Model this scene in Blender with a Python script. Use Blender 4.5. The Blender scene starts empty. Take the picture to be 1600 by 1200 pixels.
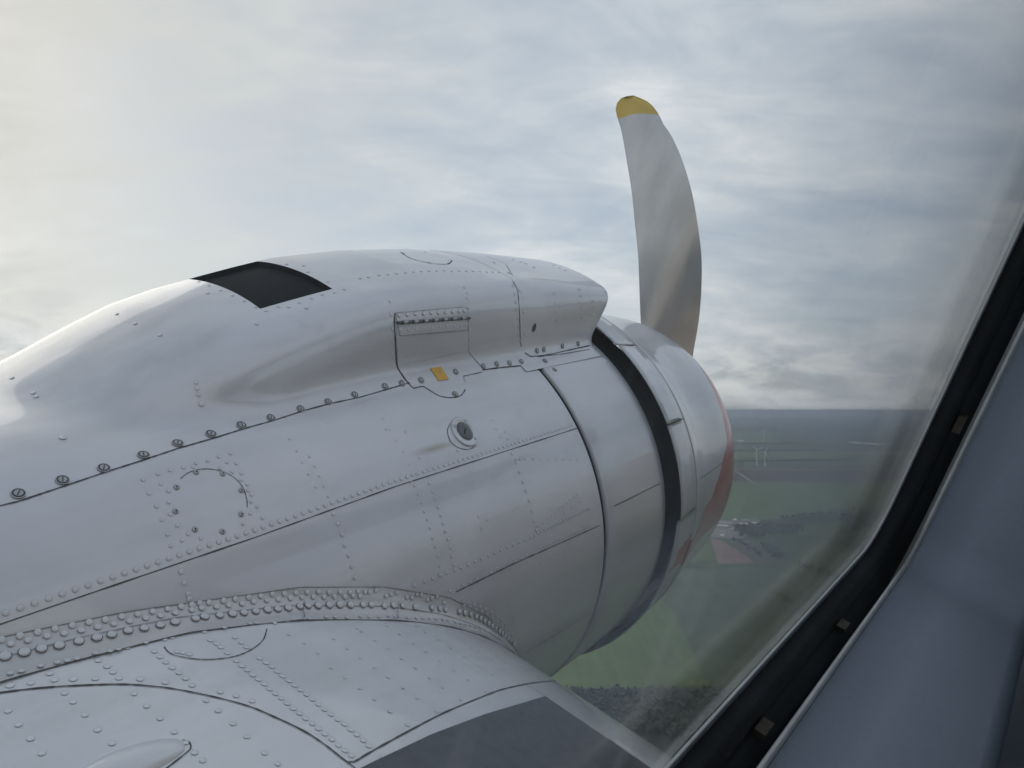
import bpy, bmesh, math, random
import numpy as np
from mathutils import Vector, Matrix
from mathutils.bvhtree import BVHTree

random.seed(7); rng = np.random.default_rng(7)
scene = bpy.context.scene
COL = scene.collection

# ------------------------------------------------------------------ camera
# aircraft frame: X nose, Y outboard (port), Z up, origin at the phone.
AX_R = np.array([0.5751308943789555, -0.7888175199218109, 0.21677493996139388])
AX_U = np.array([0.11745588527652154, 0.3418650255816611, 0.9323799758134871])
AX_F = np.array([0.809585430541318, 0.5107790369117094, -0.28926839804371174])
F = 1200.0                                   # focal length in pixels of a 1600 wide frame
CY, CZ = 1.478043, -1.267024                 # engine axis in the aircraft frame
PITCH = math.atan(41 / F)                    # phone tilted up a little
ALT = 300.0
upw = math.cos(PITCH) * AX_U + math.sin(PITCH) * AX_F * 1.0
fww = math.cos(PITCH) * AX_F - math.sin(PITCH) * AX_U
AIR3 = np.array([AX_R, fww, upw])            # aircraft -> world (banked and climbing)
AIR = Matrix([list(AIR3[0]) + [0], list(AIR3[1]) + [0], list(AIR3[2]) + [0], [0, 0, 0, 1]])
cam = bpy.data.cameras.new('camera')
cam.sensor_fit = 'HORIZONTAL'; cam.sensor_width = 36.0; cam.lens = 36.0 * F / 1600.0
cam.clip_start = 0.005; cam.clip_end = 200000
camo = bpy.data.objects.new('camera', cam); COL.objects.link(camo)
camo.rotation_euler = (math.pi / 2 + PITCH, 0, 0)
scene.camera = camo

# ------------------------------------------------------------------ light
SUN_AZ, SUN_EL = math.radians(-52), math.radians(27)     # azimuth from +Y, negative to the left
sdir = Vector((math.sin(SUN_AZ) * math.cos(SUN_EL), math.cos(SUN_AZ) * math.cos(SUN_EL), math.sin(SUN_EL)))
world = bpy.data.worlds.new('World'); scene.world = world; world.use_nodes = True
wt = world.node_tree; wt.nodes.clear()
class NT:
    """small helper to write node trees"""
    def __init__(s, t): s.t = t
    def n(s, typ, **k):
        nd = s.t.nodes.new(typ)
        for a, b in k.items():
            if a.startswith('i_'):
                key = a[2:]; key = int(key) if key.isdigit() else key.replace('_', ' ')
                nd.inputs[key].default_value = b
            else: setattr(nd, a, b)
        return nd
    def l(s, a, b): s.t.links.new(a, b)
    def math(s, op, a, b=None, c=None, clamp=False):
        nd = s.t.nodes.new('ShaderNodeMath'); nd.operation = op; nd.use_clamp = clamp
        for i, v in enumerate((a, b, c)):
            if v is None: continue
            if isinstance(v, (int, float)): nd.inputs[i].default_value = v
            else: s.l(v, nd.inputs[i])
        return nd.outputs[0]
    def ramp(s, fac, stops, interp='LINEAR'):
        nd = s.t.nodes.new('ShaderNodeValToRGB'); cr = nd.color_ramp; cr.interpolation = interp
        while len(cr.elements) < len(stops): cr.elements.new(0.5)
        for e, (p, c) in zip(cr.elements, stops):
            e.position = p; e.color = (*c, 1) if len(c) == 3 else c
        s.l(fac, nd.inputs[0]); return nd.outputs[0]
    def mix(s, fac, a, b, blend='MIX'):
        nd = s.t.nodes.new('ShaderNodeMix'); nd.data_type = 'RGBA'; nd.blend_type = blend
        for i, v in ((0, fac), (6, a), (7, b)):
            if isinstance(v, (int, float)): nd.inputs[i].default_value = v
            elif isinstance(v, (tuple, list)): nd.inputs[i].default_value = (*v, 1) if len(v) == 3 else v
            else: s.l(v, nd.inputs[i])
        return nd.outputs[2]
    def noise(s, vec, scale, detail=4, rough=0.55, dist=0.0, w=None):
        nd = s.t.nodes.new('ShaderNodeTexNoise'); nd.inputs['Scale'].default_value = scale
        nd.inputs['Detail'].default_value = detail; nd.inputs['Roughness'].default_value = rough
        nd.inputs['Distortion'].default_value = dist
        s.l(vec, nd.inputs['Vector']); return nd.outputs[0]
    def mapping(s, vec, scale=(1, 1, 1), rot=(0, 0, 0), loc=(0, 0, 0)):
        nd = s.t.nodes.new('ShaderNodeMapping'); nd.inputs['Scale'].default_value = scale
        nd.inputs['Rotation'].default_value = rot; nd.inputs['Location'].default_value = loc
        s.l(vec, nd.inputs['Vector']); return nd.outputs[0]

W = NT(wt)
gen = W.n('ShaderNodeTexCoord').outputs['Generated']
sky = W.n('ShaderNodeTexSky', sky_type='NISHITA', sun_disc=False, sun_elevation=SUN_EL, sun_rotation=SUN_AZ,
          air_density=1.0, dust_density=2.0, ozone_density=1.0, altitude=300)
bg1 = W.n('ShaderNodeBackground', i_Strength=0.10); W.l(sky.outputs[0], bg1.inputs[0])
sep = W.n('ShaderNodeSeparateXYZ'); W.l(gen, sep.inputs[0]); dx, dy, dz = sep.outputs
zc = W.math('MAXIMUM', dz, 0.0)
den = W.math('ADD', zc, 0.30)
cu = W.math('DIVIDE', dx, den); cv = W.math('DIVIDE', dy, den)
comb = W.n('ShaderNodeCombineXYZ'); W.l(cu, comb.inputs[0]); W.l(cv, comb.inputs[1])
flat = comb.outputs[0]                                        # cloud sheet seen from below
n1 = W.noise(W.mapping(flat, (1.0, 1.25, 1), (0, 0, 0.6), (0.4, 0.2, 0)), 1.0, 4, 0.56, 0.5)
n2 = W.noise(W.mapping(flat, (1.5, 3.4, 1), (0, 0, -0.75), (3.1, 1.7, 0)), 1.5, 4, 0.6, 0.9)
n3 = W.noise(W.mapping(flat, (2.6, 3.6, 1), (0, 0, -0.6), (7.1, 0.7, 0)), 2.6, 3, 0.62, 0)
nn = W.math('ADD', W.math('MULTIPLY', n1, 0.60), W.math('ADD', W.math('MULTIPLY', n2, 0.27), W.math('MULTIPLY', n3, 0.13)))
cover = W.ramp(nn, [(0.34, (0.50,) * 3), (0.60, (1,) * 3)])
# forward scattering of the veiled sun
dot = W.n('ShaderNodeVectorMath', operation='DOT_PRODUCT'); W.l(gen, dot.inputs[0]); dot.inputs[1].default_value = sdir
glow = W.math('POWER', W.math('MULTIPLY_ADD', dot.outputs['Value'], 0.5, 0.5, clamp=True), 8.0)
horiz = W.math('POWER', W.math('SUBTRACT', 1.0, zc, clamp=True), 9.0)
# cumulus just above the horizon
cmb2 = W.n('ShaderNodeCombineXYZ'); W.l(W.math('ARCTAN2', dx, dy), cmb2.inputs[0]); W.l(W.math('MULTIPLY', dz, 2.6), cmb2.inputs[1])
cum = W.noise(W.mapping(cmb2.outputs[0], (15, 15, 1), (0, 0, 0), (1.3, 4.4, 0)), 1.0, 5, 0.6, 0.4)
band = W.ramp(dz, [(0.0, (0,) * 3), (0.018, (0.7,) * 3), (0.05, (1,) * 3), (0.085, (0.5,) * 3), (0.13, (0,) * 3)])
cumm = W.math('MULTIPLY', W.ramp(cum, [(0.46, (0,) * 3), (0.60, (1,) * 3)]), band)
cumd = W.math('MULTIPLY', W.ramp(cum, [(0.36, (1,) * 3), (0.48, (0,) * 3)]), band)
shade = W.ramp(nn, [(0.36, (0.49, 0.575, 0.68)), (0.48, (0.59, 0.655, 0.725)), (0.60, (0.75, 0.785, 0.81))])
warm = W.mix(W.math('MULTIPLY', glow, 1.05, clamp=True), shade, (0.61, 0.60, 0.54))
warm2 = W.mix(W.math('MULTIPLY', horiz, 0.35), warm, (0.52, 0.565, 0.59))
warm3 = W.mix(W.math('MULTIPLY', cumm, 0.8), warm2, (0.86, 0.87, 0.87))
warm4 = W.mix(W.math('MULTIPLY', cumd, 0.4), warm3, (0.36, 0.40, 0.44))
stren = W.math('ADD', 1.17, W.math('MULTIPLY', glow, 0.0))
bg2 = W.n('ShaderNodeBackground'); W.l(warm4, bg2.inputs[0]); W.l(stren, bg2.inputs[1])
mx = W.n('ShaderNodeMixShader'); W.l(cover, mx.inputs[0]); W.l(bg1.outputs[0], mx.inputs[1]); W.l(bg2.outputs[0], mx.inputs[2])
wo = W.n('ShaderNodeOutputWorld'); W.l(mx.outputs[0], wo.inputs[0])

sun = bpy.data.lights.new('sun', 'SUN'); sun.energy = 0.6; sun.angle = math.radians(45); sun.color = (1.0, 0.93, 0.82)
suno = bpy.data.objects.new('sun', sun); COL.objects.link(suno)
suno.rotation_euler = (-sdir).to_track_quat('-Z', 'Y').to_euler()
vs = scene.view_settings; vs.view_transform = 'Standard'; vs.look = 'None'; vs.exposure = 0.0; vs.gamma = 1.0; vs.use_curve_mapping = False
scene.cycles.max_bounces = 6; scene.cycles.diffuse_bounces = 3; scene.cycles.glossy_bounces = 4; scene.cycles.transparent_max_bounces = 12

# ------------------------------------------------------------------ materials
def new_mat(name):
    m = bpy.data.materials.new(name); m.use_nodes = True
    t = NT(m.node_tree); b = m.node_tree.nodes['Principled BSDF']; return m, t, b
def simple(name, col, rough=0.5, metal=0.0, var=0.0, scale=30, bump=0.0, coat=0.0):
    m, t, b = new_mat(name)
    b.inputs['Roughness'].default_value = rough; b.inputs['Metallic'].default_value = metal
    b.inputs['Coat Weight'].default_value = coat; b.inputs['Coat Roughness'].default_value = 0.1
    b.inputs['Base Color'].default_value = (*col, 1)
    if var or bump:
        tc = t.n('ShaderNodeTexCoord').outputs['Object']; nz = t.noise(tc, scale, 5, 0.6)
        if var:
            lo = tuple(c * (1 - var) for c in col); hi = tuple(min(1, c * (1 + var)) for c in col)
            t.l(t.ramp(nz, [(0.3, lo), (0.7, hi)]), b.inputs['Base Color'])
        if bump:
            bp = t.n('ShaderNodeBump', i_Strength=bump, i_Distance=0.01); t.l(nz, bp.inputs['Height']); t.l(bp.outputs[0], b.inputs['Normal'])
    return m
def skin(name, col=(0.50, 0.522, 0.58), red=False, rough=0.36, metal=0.16, wave=0.0027, stain=None):
    """aluminium-painted skin: streaks, faint grime and slightly uneven sheet"""
    m, t, b = new_mat(name)
    tc = t.n('ShaderNodeTexCoord').outputs['Object']
    big = t.noise(tc, 2.3, 3, 0.55, 0)
    streak = t.noise(t.mapping(tc, (1.2, 16, 16)), 1.0, 3, 0.6, 0)
    fine = t.noise(tc, 60, 2, 0.65)
    blot = t.noise(tc, 9, 4, 0.6, 0)
    k = t.math('ADD', t.math('MULTIPLY', big, 0.5), t.math('ADD', t.math('MULTIPLY', streak, 0.42), t.math('MULTIPLY', fine, 0.08)))
    c = t.ramp(k, [(0.36, tuple(x * 0.86 for x in col)), (0.5, col), (0.66, tuple(min(1, x * 1.09) for x in col))])
    grime = t.ramp(blot, [(0.60, (0,) * 3), (0.76, (1,) * 3)])
    c = t.mix(t.math('MULTIPLY', grime, 0.20), c, (0.27, 0.26, 0.245))
    if stain:
        sv = t.n('ShaderNodeVectorMath', operation='SUBTRACT'); t.l(tc, sv.inputs[0]); sv.inputs[1].default_value = stain
        sl = t.n('ShaderNodeVectorMath', operation='LENGTH'); t.l(t.mapping(sv.outputs[0], (10, 70, 70)), sl.inputs[0])
        sk = t.math('MULTIPLY', t.ramp(sl.outputs['Value'], [(0.0, (1,) * 3), (1.0, (0,) * 3)]), t.math('MULTIPLY_ADD', streak, 1.2, 0.0, clamp=True))
        c = t.mix(sk, c, (0.20, 0.175, 0.10))
    if red:
        at = t.n('ShaderNodeAttribute', attribute_name='red').outputs['Fac']
        jag = t.math('ADD', at, t.math('MULTIPLY', t.math('SUBTRACT', fine, 0.5), 0.10))
        c = t.mix(t.ramp(jag, [(0.46, (0,) * 3), (0.54, (1,) * 3)]), c, (0.33, 0.010, 0.008))
    t.l(c, b.inputs['Base Color'])
    b.inputs['Metallic'].default_value = metal
    rr = t.math('MULTIPLY_ADD', t.math('ADD', t.math('MULTIPLY', blot, 0.4), t.math('MULTIPLY', big, 0.6)), 0.16, rough - 0.08)
    t.l(rr, b.inputs['Roughness'])
    b.inputs['Coat Weight'].default_value = 0.75; b.inputs['Coat Roughness'].default_value = 0.07; b.inputs['Coat IOR'].default_value = 1.6
    h = t.math('ADD', t.math('MULTIPLY', t.noise(t.mapping(tc, (3.0, 4.5, 4.5)), 1.0, 2, 0.4), 1.0), t.math('MULTIPLY', t.noise(tc, 11, 2, 0.5), 0.16))
    bp = t.n('ShaderNodeBump', i_Strength=1.0, i_Distance=wave * 4); t.l(h, bp.inputs['Height']); t.l(bp.outputs[0], b.inputs['Normal'])
    return m
STAIN = (1.375, CY - .70 * math.cos(math.radians(51.3)), CZ + .70 * math.sin(math.radians(51.3)))
M = {}
M['skin'] = skin('silver_paint')
M['nacelle'] = skin('silver_paint_oil_stained', stain=STAIN)
M['cowl'] = skin('silver_paint_red_band', red=True)
M['wing'] = skin('silver_paint_wing', col=(0.60, 0.635, 0.69), rough=0.36, metal=0.16, wave=.003)
M['rivet'] = simple('painted_rivet', (0.52, 0.545, 0.595), 0.36, 0.16, 0.06, 200, coat=0.5)
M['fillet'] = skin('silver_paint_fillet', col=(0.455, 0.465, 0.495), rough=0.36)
M['seam'] = simple('seam_grime', (0.045, 0.048, 0.055), 0.7, 0, 0.5, 80)
M['ring'] = simple('rivet_grime_shade', (0.36, 0.37, 0.395), 0.5, 0.1, 0.25, 60)  # ring colour: grime plus the painted dark edge of rivet shading
M['ring_wing'] = simple('wing_rivet_grime_shade', (0.46, 0.485, 0.525), 0.5, 0.1, 0.25, 60)  # paler wing ring, again grime with rivet shading painted in
M['rivet_wing'] = simple('painted_wing_rivet', (0.62, 0.655, 0.71), 0.36, 0.16, 0.06, 200, coat=0.5)
M['seam_soft'] = simple('faint_seam', (0.17, 0.175, 0.185), 0.6, 0, 0.3, 80)
M['dark'] = simple('near_black', (0.055, 0.062, 0.070), 0.75, 0, 0.4, 12)  # near-black base for gaps, ducts, doors and channels
M['black'] = simple('black_paint', (0.022, 0.025, 0.029), 0.45, 0, 0.3, 25)
M['matt'] = simple('matt_black', (0.014, 0.017, 0.021), 0.9, 0, 0.2, 25)
M['matt'].node_tree.nodes['Principled BSDF'].inputs['Specular IOR Level'].default_value = 0.12
M['steel'] = simple('worn_steel', (0.34, 0.35, 0.36), 0.35, 0.8, 0.2, 90)
M['lens'] = simple('dark_cap', (0.05, 0.053, 0.06), 0.3, 0.3, 0.4, 120, coat=0.5)
M['sticker'] = simple('yellow_sticker', (0.60, 0.36, 0.055), 0.55, 0, 0.06, 90)
M['panel'] = simple('dark_walkway', (0.060, 0.070, 0.086), 0.6, 0.0, 0.3, 45, 0.12)
M['gasket'] = simple('black_gasket', (0.025, 0.028, 0.032), 0.6, 0, 0.3, 50, 0.1)
M['rim'] = simple('grey_rim', (0.36, 0.38, 0.41), 0.45, 0.1, 0.15, 60)
M['trim'] = simple('blue_grey_trim', (0.32, 0.375, 0.47), 0.6, 0, 0.04, 420, 0.05)
M['interior'] = simple('cabin_lining', (0.42, 0.46, 0.52), 0.8, 0, 0.06, 6)
M['glint'] = simple('brown_glint', (0.05, 0.040, 0.027), 0.6, 0.0, 0.5, 160)  # dull brown standing for blurred glints in the frame

# propeller: grey blade, yellow tip
m, t, b = new_mat('blade_paint')
at = t.n('ShaderNodeAttribute', attribute_name='tip').outputs['Fac']
tc = t.n('ShaderNodeTexCoord').outputs['Object']
nz = t.noise(t.mapping(tc, (4, 4, 1.2)), 2.0, 4, 0.6)
cc = t.ramp(nz, [(0.3, (0.46, 0.45, 0.445)), (0.7, (0.62, 0.605, 0.595))])
t.l(t.mix(t.ramp(at, [(0.49, (0,) * 3), (0.51, (1,) * 3)]), cc, (0.52, 0.37, 0.10)), b.inputs['Base Color'])
b.inputs['Metallic'].default_value = 0.75; b.inputs['Roughness'].default_value = 0.24; b.inputs['Coat Weight'].default_value = 0.2
M['blade'] = m
# fuselage: white above, red cheat line, bare metal below (seen mirrored in the nacelle)
m, t, b = new_mat('fuselage_paint')
tc = t.n('ShaderNodeTexCoord').outputs['Object']; sp = t.n('ShaderNodeSeparateXYZ'); t.l(tc, sp.inputs[0])
hz = t.math('MULTIPLY_ADD', sp.outputs[2], 0.25, 0.5)
t.l(t.ramp(hz, [(0.0, (0.64, 0.57, 0.48)), (0.36, (0.68, 0.61, 0.51)), (0.385, (0.50, 0.17, 0.14)), (0.415, (0.72, 0.65, 0.56)), (0.43, (0.76, 0.70, 0.61)), (1.0, (0.78, 0.74, 0.68))], 'CONSTANT'), b.inputs['Base Color'])
b.inputs['Roughness'].default_value = 0.35; b.inputs['Metallic'].default_value = 0.1
M['fuselage'] = m
# window pane: clear sheet whose reflection grows towards grazing view (both faces reflect)
m = bpy.data.materials.new('acrylic_pane'); m.use_nodes = True; t = NT(m.node_tree); m.node_tree.nodes.clear()
geo = t.n('ShaderNodeNewGeometry'); dp = t.n('ShaderNodeVectorMath', operation='DOT_PRODUCT')
t.l(geo.outputs['Normal'], dp.inputs[0]); t.l(geo.outputs['Incoming'], dp.inputs[1])
c1 = t.math('ABSOLUTE', dp.outputs['Value'])
fr = t.math('MULTIPLY_ADD', t.math('POWER', t.math('SUBTRACT', 1.0, c1, clamp=True), 5.0), 0.96, 0.04)
tr = t.n('ShaderNodeBsdfTransparent'); tr.inputs[0].default_value = (0.985, 0.99, 0.99, 1)
gl = t.n('ShaderNodeBsdfGlossy'); gl.inputs['Roughness'].default_value = 0.09; gl.inputs[0].default_value = (1, 1, 1, 1)
ms = t.n('ShaderNodeMixShader'); t.l(fr, ms.inputs[0]); t.l(tr.outputs[0], ms.inputs[1]); t.l(gl.outputs[0], ms.inputs[2])
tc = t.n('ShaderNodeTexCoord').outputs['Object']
refl_streaks = t.ramp(t.noise(t.mapping(tc, (150, 150, 5)), 1.0, 3, 0.5), [(0.56, (0,) * 3), (0.72, (1,) * 3)])  # stretched noise paints vertical reflection streaks into the pane
dust_refl = t.math('ADD', t.math('MULTIPLY', refl_streaks, 0.024), 0.004)  # even dust film plus the painted reflection streaks
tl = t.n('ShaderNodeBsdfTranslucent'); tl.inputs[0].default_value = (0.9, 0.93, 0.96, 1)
md = t.n('ShaderNodeMixShader'); t.l(dust_refl, md.inputs[0]); t.l(ms.outputs[0], md.inputs[1]); t.l(tl.outputs[0], md.inputs[2])
ou = t.n('ShaderNodeOutputMaterial'); t.l(md.outputs[0], ou.inputs[0])
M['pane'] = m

# ------------------------------------------------------------------ helpers
def mesh_obj(name, verts, faces, mat, parent=None, smooth=True, mats=None, midx=None):
    me = bpy.data.meshes.new(name); me.from_pydata([tuple(map(float, v)) for v in verts], [], faces)
    for mm in (mats or [mat]): me.materials.append(mm)
    if midx is not None: me.polygons.foreach_set('material_index', midx)
    me.polygons.foreach_set('use_smooth', [smooth] * len(me.polygons)); me.update()
    o = bpy.data.objects.new(name, me); COL.objects.link(o)
    if parent: o.parent = parent
    return o
def link_copy(name, me, parent, mat4):
    o = bpy.data.objects.new(name, me); COL.objects.link(o); o.parent = parent; o.matrix_local = mat4; return o
def tag(o, label=None, cat=None, group=None, kind=None):
    if label: o['label'] = label
    if cat: o['category'] = cat
    if group: o['group'] = group
    if kind: o['kind'] = kind
    return o
def grid_faces(nu, nv, closed=False):
    f = []
    for i in range(nu - 1):
        for j in range(nv if closed else nv - 1):
            k = (j + 1) % nv
            f.append((i * nv + j, i * nv + k, (i + 1) * nv + k, (i + 1) * nv + j))
    return f
def flip(fs): return [tuple(reversed(f)) for f in fs]
def P_(x, a, h): return (x, CY - a, CZ + h)       # station, inboard, height -> aircraft frame
def ray(u, v):
    d = (u - 800) * AX_R - (v - 600) * AX_U + F * AX_F; return d / np.linalg.norm(d)
def sm(x, a, b):
    t_ = np.clip((x - a) / (b - a), 0, 1); return t_ * t_ * (3 - 2 * t_)

# ------------------------------------------------------------------ ground, fields, haze
def gpt(u, v, z=0.0):
    """point on the ground seen along a direction of the frame"""
    d = AIR3 @ ray(u, v); k = (-ALT + z) / d[2]; return np.array([d[0] * k, d[1] * k, -ALT + z])
m, t, b = new_mat('farmland')
tc = t.n('ShaderNodeTexCoord').outputs['Object']
wob = t.n('ShaderNodeVectorMath', operation='ADD'); mp = t.mapping(tc, (1 / 420, 1 / 230, 1), (0, 0, 0.25))
t.l(mp, wob.inputs[0]); nzv = t.n('ShaderNodeTexNoise', i_Scale=0.8, i_Detail=2.0); t.l(mp, nzv.inputs['Vector'])
t.l(nzv.outputs['Color'], wob.inputs[1])
vo = t.n('ShaderNodeTexVoronoi', i_Scale=1.0, i_Randomness=0.8); vo.distance = 'CHEBYCHEV'; t.l(wob.outputs[0], vo.inputs['Vector'])
sc = t.n('ShaderNodeSeparateColor'); t.l(vo.outputs['Color'], sc.inputs[0])
fc = t.ramp(sc.outputs[0], [(0.0, (0.051, 0.072, 0.041)), (0.18, (0.087, 0.123, 0.052)), (0.36, (0.065, 0.075, 0.046)), (0.52, (0.109, 0.152, 0.058)), (0.66, (0.123, 0.102, 0.070)), (0.78, (0.072, 0.109, 0.051)), (0.90, (0.160, 0.167, 0.087))], 'CONSTANT')
ve = t.n('ShaderNodeTexVoronoi', i_Scale=1.0, i_Randomness=0.8, feature='F2'); ve.distance = 'CHEBYCHEV'; t.l(wob.outputs[0], ve.inputs['Vector'])
edge = t.ramp(t.math('SUBTRACT', ve.outputs['Distance'], vo.outputs['Distance']), [(0.0, (1,) * 3), (0.035, (0,) * 3)])
woods = t.ramp(t.noise(tc, 1 / 900, 5, 0.6), [(0.60, (0,) * 3), (0.64, (1,) * 3)])
fc = t.mix(t.math('MULTIPLY', edge, 0.7), fc, (0.022, 0.032, 0.020))
fc = t.mix(t.math('MULTIPLY', woods, 0.85), fc, (0.020, 0.030, 0.020))
fine = t.noise(t.mapping(tc, (1 / 9, 1 / 60, 1), (0, 0, 0.25)), 1.0, 5, 0.6)
fc = t.mix(1.0, fc, t.ramp(fine, [(0.3, (0.85,) * 3), (0.7, (1.12,) * 3)]), 'MULTIPLY')
t.l(fc, b.inputs['Base Color']); b.inputs['Roughness'].default_value = 0.95; b.inputs['Specular IOR Level'].default_value = 0.1
M['land'] = m
GR = 36000.0
vs_, fs_ = [(0, 0, -ALT)], []
for i in range(128): vs_.append((GR * math.cos(i * math.tau / 128), GR * math.sin(i * math.tau / 128), -ALT))
fs_ = [(0, 1 + i, 1 + (i + 1) % 128) for i in range(128)]
tag(mesh_obj('ground', vs_, fs_, M['land'], smooth=False), kind='structure')
def field_mat(name, col, scale=(1 / 8, 1 / 90, 1), rot=0.3, var=0.28):
    m, t, b = new_mat(name); tc = t.n('ShaderNodeTexCoord').outputs['Object']
    a_ = t.noise(t.mapping(tc, scale, (0, 0, rot)), 1.0, 4, 0.6); c_ = t.noise(tc, 1 / 60, 4, 0.6)
    k_ = t.math('ADD', t.math('MULTIPLY', a_, 0.5), t.math('MULTIPLY', c_, 0.5))
    t.l(t.ramp(k_, [(0.32, tuple(x * (1 - var) for x in col)), (0.68, tuple(x * (1 + var) for x in col))]), b.inputs['Base Color'])
    b.inputs['Roughness'].default_value = 0.95; b.inputs['Specular IOR Level'].default_value = 0.1; return m
FM = dict(green=field_mat('pasture', (0.135, 0.185, 0.085)), mid=field_mat('grassland', (0.105, 0.135, 0.082)), dull=field_mat('dull_grass', (0.115, 0.125, 0.09)),
          brown=field_mat('ploughed_soil', (0.105, 0.085, 0.078), rot=-0.2), red=field_mat('reddish_soil', (0.245, 0.165, 0.135)), pale=field_mat('stubble', (0.27, 0.26, 0.19)),
          dark=field_mat('dark_crop', (0.068, 0.082, 0.070)), road=field_mat('asphalt_road', (0.50, 0.49, 0.46), (1, 1, 1)), track=field_mat('farm_track', (0.42, 0.40, 0.36), (1, 1, 1)), yard=field_mat('farmyard', (0.24, 0.23, 0.21), (0.1, 0.1, 1)))
ZL = [0.15]
def field(pts, mat, name='field'):
    ZL[0] += 0.06
    v = [gpt(u, w, 0) for u, w in pts]; v = [(p[0], p[1], -ALT + ZL[0]) for p in v]
    n_ = (Vector(v[1]) - Vector(v[0])).cross(Vector(v[2]) - Vector(v[1]))
    f = tuple(range(len(v))); f = f if n_.z > 0 else tuple(reversed(f))
    return tag(mesh_obj(name, v, [f], FM[mat], smooth=False), kind='structure')
def strip(pts, w, mat, name):
    ZL[0] += 0.06
    g = [gpt(u, v_) for u, v_ in pts]; V, Fc = [], []
    for i, p in enumerate(g):
        d = g[min(i + 1, len(g) - 1)] - g[max(i - 1, 0)]; d[2] = 0; d /= np.linalg.norm(d); s = np.array([-d[1], d[0], 0]) * w / 2
        z = -ALT + ZL[0]; V += [(p[0] + s[0], p[1] + s[1], z), (p[0] - s[0], p[1] - s[1], z)]
        if i: Fc.append((2 * i - 2, 2 * i - 1, 2 * i + 1, 2 * i))
    return tag(mesh_obj(name, V, flip(Fc), FM[mat], smooth=False), kind='structure')
field([(300, 1110), (860, 1078), (1130, 1074), (1500, 1078), (1500, 1300), (300, 1300)], 'dark')
field([(500, 1076), (985, 1076), (1105, 1070), (1055, 960), (985, 890), (760, 905)], 'green')
field([(1105, 1070), (1055, 960), (985, 890), (1240, 886), (1500, 960), (1500, 1076)], 'mid')
field([(1000, 752), (1000, 818), (1115, 812), (1210, 812), (1330, 800), (1460, 790), (1460, 753)], 'green')
field([(900, 734.5), (900, 752), (1160, 752), (1300, 752), (1500, 752), (1500, 735)], 'brown')
field([(900, 722), (900, 731.5), (1500, 732), (1500, 722)], 'mid')
field([(900, 706), (900, 717), (1290, 717), (1350, 711), (1310, 706)], 'green')
field([(1300, 706), (1360, 712), (1500, 712), (1500, 704)], 'pale')
field([(900, 695), (900, 703.5), (1270, 703.5), (1250, 695)], 'mid')
field([(900, 676), (900, 692), (1215, 692), (1212, 676)], 'green')
field([(900, 668), (900, 672), (1200, 672), (1500, 671), (1500, 668)], 'dark')
field([(1060, 660), (1060, 664), (1260, 664), (1240, 660)], 'dull')
field([(1230, 676), (1235, 690), (1320, 687), (1460, 684), (1460, 676)], 'dull')
field([(1109, 842), (1127, 845), (1152, 860), (1181, 881), (1122, 882)], 'red')
field([(1130, 845), (1170, 846), (1215, 866), (1245, 882), (1185, 881), (1154, 859)], 'dull')
field([(1100, 814), (1185, 812), (1200, 828), (1160, 842), (1105, 841)], 'yard', 'farmyard')
strip([(900, 733), (1150, 733.2), (1300, 734), (1420, 735), (1520, 736)], 22, 'road', 'road')
strip([(1140, 732), (1152, 739), (1166, 748), (1181, 757)], 5, 'track', 'track')
strip([(1149, 735), (1160, 742), (1172, 751)], 4, 'track', 'track')
m, t, b = new_mat('lake_water'); b.inputs['Base Color'].default_value = (0.03, 0.045, 0.055, 1); b.inputs['Roughness'].default_value = 0.12
tc = t.n('ShaderNodeTexCoord').outputs['Object']; bp = t.n('ShaderNodeBump', i_Strength=0.2, i_Distance=0.3); t.l(t.noise(tc, 0.4, 3), bp.inputs['Height']); t.l(bp.outputs[0], b.inputs['Normal'])
FM['water'] = m
field([(1321, 690), (1340, 689.5), (1352, 692), (1385, 693), (1412, 696.5), (1385, 696), (1355, 694.5), (1335, 693.5)], 'water', 'lake')
field([(1330, 724), (1350, 723.5), (1356, 726), (1333, 726.5)], 'pale')

M['leaf'] = simple('tree_leaves', (0.082, 0.095, 0.074), 0.9, 0, 0.45, 0.12)
M['bark'] = simple('bark', (0.06, 0.05, 0.04), 0.9)
def ico():
    bm = bmesh.new(); bmesh.ops.create_icosphere(bm, subdivisions=1, radius=1)
    v = np.array([x.co[:] for x in bm.verts]); f = [tuple(q.index for q in fc.verts) for fc in bm.faces]; bm.free(); return v, f
ICO = ico()
def wood(name, spots, label, cat='trees'):
    """a far wood: many uneven crowns, one mass"""
    V, Fc = [], []
    for x, y, r, h in spots:
        for c in range(4):
            ox, oy, oz = (rng.normal(0, r * .42), rng.normal(0, r * .42), h * (0.45 + 0.16 * c) + rng.normal(0, r * .12)) if c else (0, 0, h * .5)
            s = r * rng.uniform(.5, .85) * (1 if c < 2 else .75)
            v = ICO[0] * s * (1 + rng.normal(0, .2, (len(ICO[0]), 1))); v[:, 2] *= h / (2.1 * r)
            k = len(V); V += [(x + ox + a_[0], y + oy + a_[1], -ALT + max(oz + a_[2], 0.1)) for a_ in v]
            Fc += [tuple(i + k for i in f) for f in ICO[1]]
    o = mesh_obj(name, V, Fc, M['leaf'], smooth=False); return tag(o, label, cat, kind='stuff')
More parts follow.
